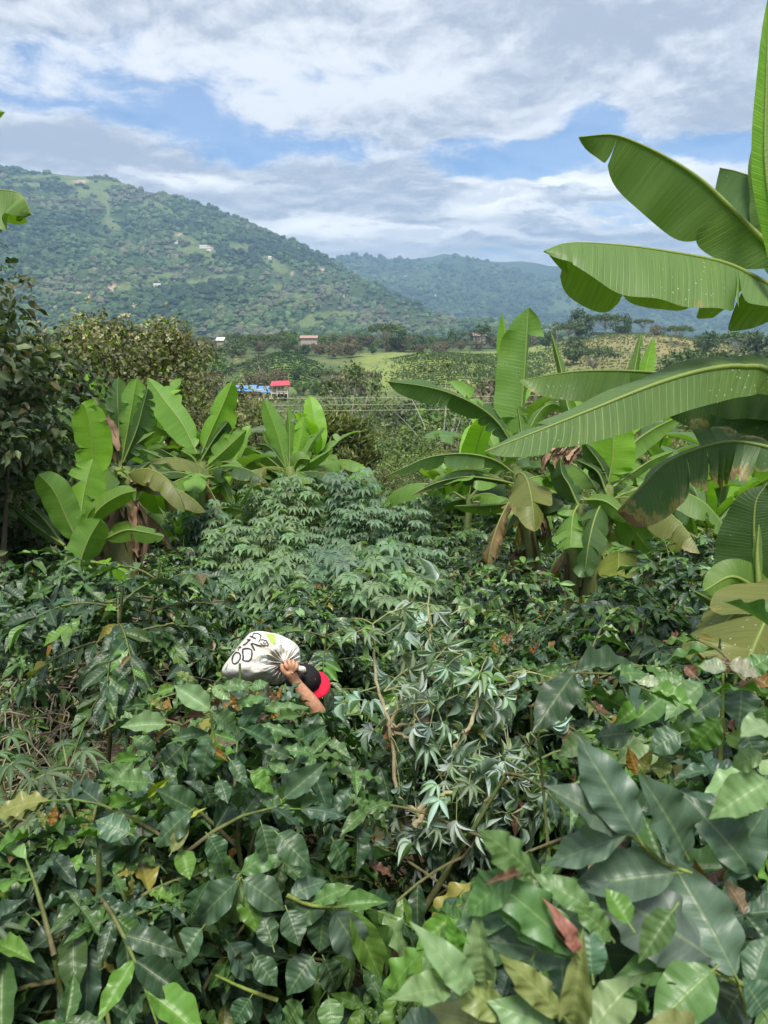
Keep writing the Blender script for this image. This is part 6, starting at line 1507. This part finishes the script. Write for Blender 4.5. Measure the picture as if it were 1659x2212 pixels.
def sack():
    out = [(110, 700), (122, 655), (160, 588), (215, 520), (280, 438), (345, 345), (420, 258), (465, 200), (520, 160), (585, 150), (650, 150), (770, 172), (900, 200), (980, 238), (1060, 282), (1120, 330), (1152, 375), (1160, 470), (1162, 585), (1120, 640), (1050, 700), (985, 770), (940, 835), (850, 862), (770, 855), (680, 870), (560, 850), (420, 830), (280, 810), (170, 760)]
    gx, gy = 955, 570
    o = np.array(out, float); n = 150
    ang = np.arctan2(o[:, 1] - gy, o[:, 0] - gx); rad = np.hypot(o[:, 0] - gx, o[:, 1] - gy)
    idx = np.argsort(ang); ang, rad = ang[idx], rad[idx]
    A = np.linspace(-math.pi, math.pi, n, endpoint=False); Rr = np.interp(A, ang, rad, period=2 * math.pi)
    Rr = (np.roll(Rr, 1) + 2 * Rr + np.roll(Rr, -1)) / 4
    base = Z3(620, 860, 4.1)
    rs = np.random.RandomState(2)
    m, t = new_mat('woven_sack')
    pos = t.n.new('ShaderNodeNewGeometry').outputs['Position']
    b = t.noise(pos, 30, 5, .65); w = t.noise(pos, 240, 2, .6)
    c = t.mix(t.smooth(b, .35, .72), (.78, .76, .71), (.64, .61, .55)); c = t.mix(t.smooth(t.noise(pos, 9, 5, .7), .48, .70, 0, .7), c, (.46, .39, .29))
    finish(t, principled(t, c, .55, .35, t.bump(t.m('ADD', b, t.m('MULTIPLY', w, .3)), .45, .008)))
    def ptsat(a, r, s):
        """a angle, r 0..1 from the gathered neck to the rim, s = -1 front, +1 back."""
        R0 = np.interp(a, A, Rr, period=2 * math.pi); q = R0 * r
        x = gx + np.cos(a) * q; y = gy + np.sin(a) * q
        thick = .24 * np.minimum(R0 / 620, 1.0) ** .8
        prof = np.sqrt(np.maximum(1 - (2 * np.clip(.10 + .90 * r, 0, 1) - 1) ** 2, 0)) * np.sqrt(np.clip((R0 - q) / (R0 * .9 + 1), 0, 1)) ** .25
        pull = np.exp(-(q / 140) ** 2)
        k1 = np.sin(a * 19 + 1.3 * np.sin(a * 3)) * .6 + np.sin(a * 31 + 2 * np.sin(a * 5)) * .4
        fold = .026 * k1 * np.exp(-((q - 90) / 150) ** 2) + .006 * np.sin(a * 11 + q / 70) * np.clip(q / 300, 0, 1)
        wr = .006 * (fbm(x / 55, y / 30, 4, 3)) * 3
        return x, y, s * thick * prof * (1 - .75 * pull), (fold + wr) * (r < .985)
    def wpt(a, r, s, lift=0.):
        x, y, dd, f = ptsat(a, r, s)
        d = 3.98 + dd + f - .13 * np.exp(-((r * np.interp(a, A, Rr, period=2 * math.pi)) / 90) ** 2) - lift
        d = np.atleast_1d(d); x = np.atleast_1d(x); y = np.atleast_1d(y)
        return np.array([P(459 + xx * .16275, 1339.2 + yy * .16275, q) for xx, yy, q in zip(x, y, d)])
    t_ = thing('sack', 'bulging white woven sack with hand drawn black letters, gathered in a fist', 'sack', base)
    rr = np.concatenate([np.linspace(.015, .93, 34), [.96, .98, .992, 1.0]]); V = []
    for r in rr: V.append(wpt(A, np.full(n, r), -1))
    for r in rr[::-1][1:]: V.append(wpt(A, np.full(n, r), 1))
    V = np.concatenate(V); mb = MB(base); mb.raw(V, gridfaces(2 * len(rr) - 1, n, True), (.7, .7, .65)); mb.build('sack_cloth', m, t_)
    def surf(zx, zy, lift=.004):
        a = math.atan2(zy - gy, zx - gx); R0 = np.interp(a, A, Rr, period=2 * math.pi); return wpt(np.array([a]), np.array([min(math.hypot(zx - gx, zy - gy) / R0, .985)]), -1, lift)[0]
    def ribbon(mb, pts, w, col, closed=False):
        pts = np.array(pts, float)
        if closed: pts = np.vstack([pts, pts[:1]])
        s = np.concatenate([[0], np.cumsum(np.linalg.norm(np.diff(pts, axis=0), axis=1))]); k = max(int(s[-1] / 9), 3); q = np.linspace(0, s[-1], k)
        p = np.stack([np.interp(q, s, pts[:, i]) for i in range(2)], 1); tn = np.gradient(p, axis=0); tn /= np.maximum(np.linalg.norm(tn, axis=1, keepdims=True), 1e-6); nn = np.stack([-tn[:, 1], tn[:, 0]], 1)
        ww = w / 2 * (.85 + .3 * vnoise(q / 30, q * 0, 3))[:, None]
        V = []
        for e in (-1, 0, 1):
            for i in range(k): V.append(surf(*(p[i] + nn[i] * ww[i] * e)))
        mb.raw(V, gridfaces(3, k), col)
    BK = (.06, .057, .06)
    ink = bpy.data.materials.new('ink'); M_INK = flat_material('printed_ink', BK, .6)
    L = [([(310, 430), (350, 435), (372, 470), (365, 520), (330, 565), (295, 585), (268, 570), (260, 530), (270, 480), (290, 445)], 17, True), ([(395, 525), (430, 545), (480, 545), (512, 515), (525, 450), (520, 400), (480, 380), (440, 378), (405, 385), (398, 420), (405, 470), (410, 500)], 17, True),
         ([(510, 310), (560, 405)], 22, False), ([(520, 308), (600, 335), (650, 352)], 17, False), ([(345, 400), (335, 370), (365, 352), (380, 362), (350, 372)], 11, False), ([(405, 335), (450, 310), (475, 280), (505, 258)], 17, False), ([(450, 310), (500, 312)], 0, False), ([(455, 262), (505, 258)], 14, False),
         ([(495, 215), (540, 232), (580, 248)], 18, False), ([(530, 218), (545, 175), (600, 178), (645, 205), (630, 245)], 14, False), ([(615, 290), (625, 262), (670, 262), (715, 275), (740, 320), (735, 348)], 14, False), ([(640, 300), (650, 325), (690, 340), (735, 335)], 13, False), ([(690, 285), (672, 305), (700, 320), (715, 300)], 11, False)]
    mb = MB(base)
    for p, w_, c in L:
        if w_: ribbon(mb, p, w_ * 1.25, BK, c)
    mb.build('lettering', M_INK, t_)
    M_GRN = flat_material('printed_green', (.36, .60, .10), .6); M_BLU = flat_material('printed_blue', (.12, .36, .48), .6); M_GRY = flat_material('printed_grey', (.22, .25, .25), .6)
    mb = MB(base); V = []
    for i in range(12):
        for j in range(8):
            f, g_ = i / 11, j / 7; top = np.array((705, 178)) * (1 - g_) + np.array((830, 192)) * g_; bot = np.array((768, 292)) * (1 - g_) + np.array((845, 335)) * g_; q = top * (1 - f) + bot * f; V.append(surf(q[0], q[1]))
    mb.raw(V, gridfaces(12, 8), (.3, .5, .1)); mb.build('green_print', M_GRN, t_)
    mb = MB(base)
    for p, w_, c in [([(630, 550), (625, 510), (660, 495), (720, 500), (762, 525), (700, 540), (650, 555)], 8, True), ([(640, 460), (665, 472), (700, 465)], 6, False), ([(205, 590), (165, 660)], 9, False), ([(190, 620), (180, 670)], 7, False), ([(890, 340), (905, 365), (920, 335), (900, 325)], 6, True)]: ribbon(mb, p, w_, BK, c)
    mb.build('blue_print', M_BLU, t_)
    mb = MB(base)
    for p, w_, c in [([(890, 225), (925, 228)], 6, False), ([(895, 245), (915, 255), (930, 240)], 6, False), ([(895, 270), (920, 275)], 6, False), ([(895, 295), (910, 310), (922, 290)], 6, False), ([(905, 395), (903, 375)], 5, False), ([(1030, 510), (1040, 522), (1028, 530)], 6, False), ([(1080, 500), (1088, 520)], 6, False), ([(740, 790), (760, 770)], 5, False), ([(800, 760), (815, 742)], 5, False), ([(1030, 545), (1042, 548)], 6, False)]: ribbon(mb, p, w_, BK, c)
    mb.build('small_print', M_GRY, t_)
    # gathered end of the neck that sticks out behind the fist
    mb = MB(base)
    c = [np.array([1090, 640, 3.86]), np.array([1140, 645, 3.87]), np.array([1175, 655, 3.88]), np.array([1200, 660, 3.90])]
    w3 = resample(np.array([Z3(*q) for q in c]), 10); mb.tube(w3, np.linspace(.013, .018, 10) * (1 + .15 * np.sin(np.arange(10) * 2.0)), (.7, .7, .66), 10); mb.tube(np.array([w3[-1], w3[-1] + (w3[-1] - w3[-2]) * .3]), (.018, .002), (.7, .7, .66), 10)
    mb.build('sack_neck', m, t_)
sack()
# ------------------------------------------------------------------ the air between here and the far slopes
def build_haze():
    m, t = new_mat('haze')
    v = t.n.new('ShaderNodeVolumePrincipled')
    v.inputs['Color'].default_value = (0.44, 0.69, 1.0, 1); v.inputs['Density'].default_value = 0.00016; v.inputs['Anisotropy'].default_value = 0.2
    o = t.n.new('ShaderNodeOutputMaterial'); t.l.new(v.outputs[0], o.inputs['Volume'])
    mb = MB(); mb.box((0, 0, 249), (13600, 13600, 722), (1, 1, 1))
    ob = child('haze', mb.mesh('haze', m, False), None); ob['kind'] = 'stuff'
    tag(ob, 'thin blue valley haze between the near plants and far slopes', 'haze')
build_haze()
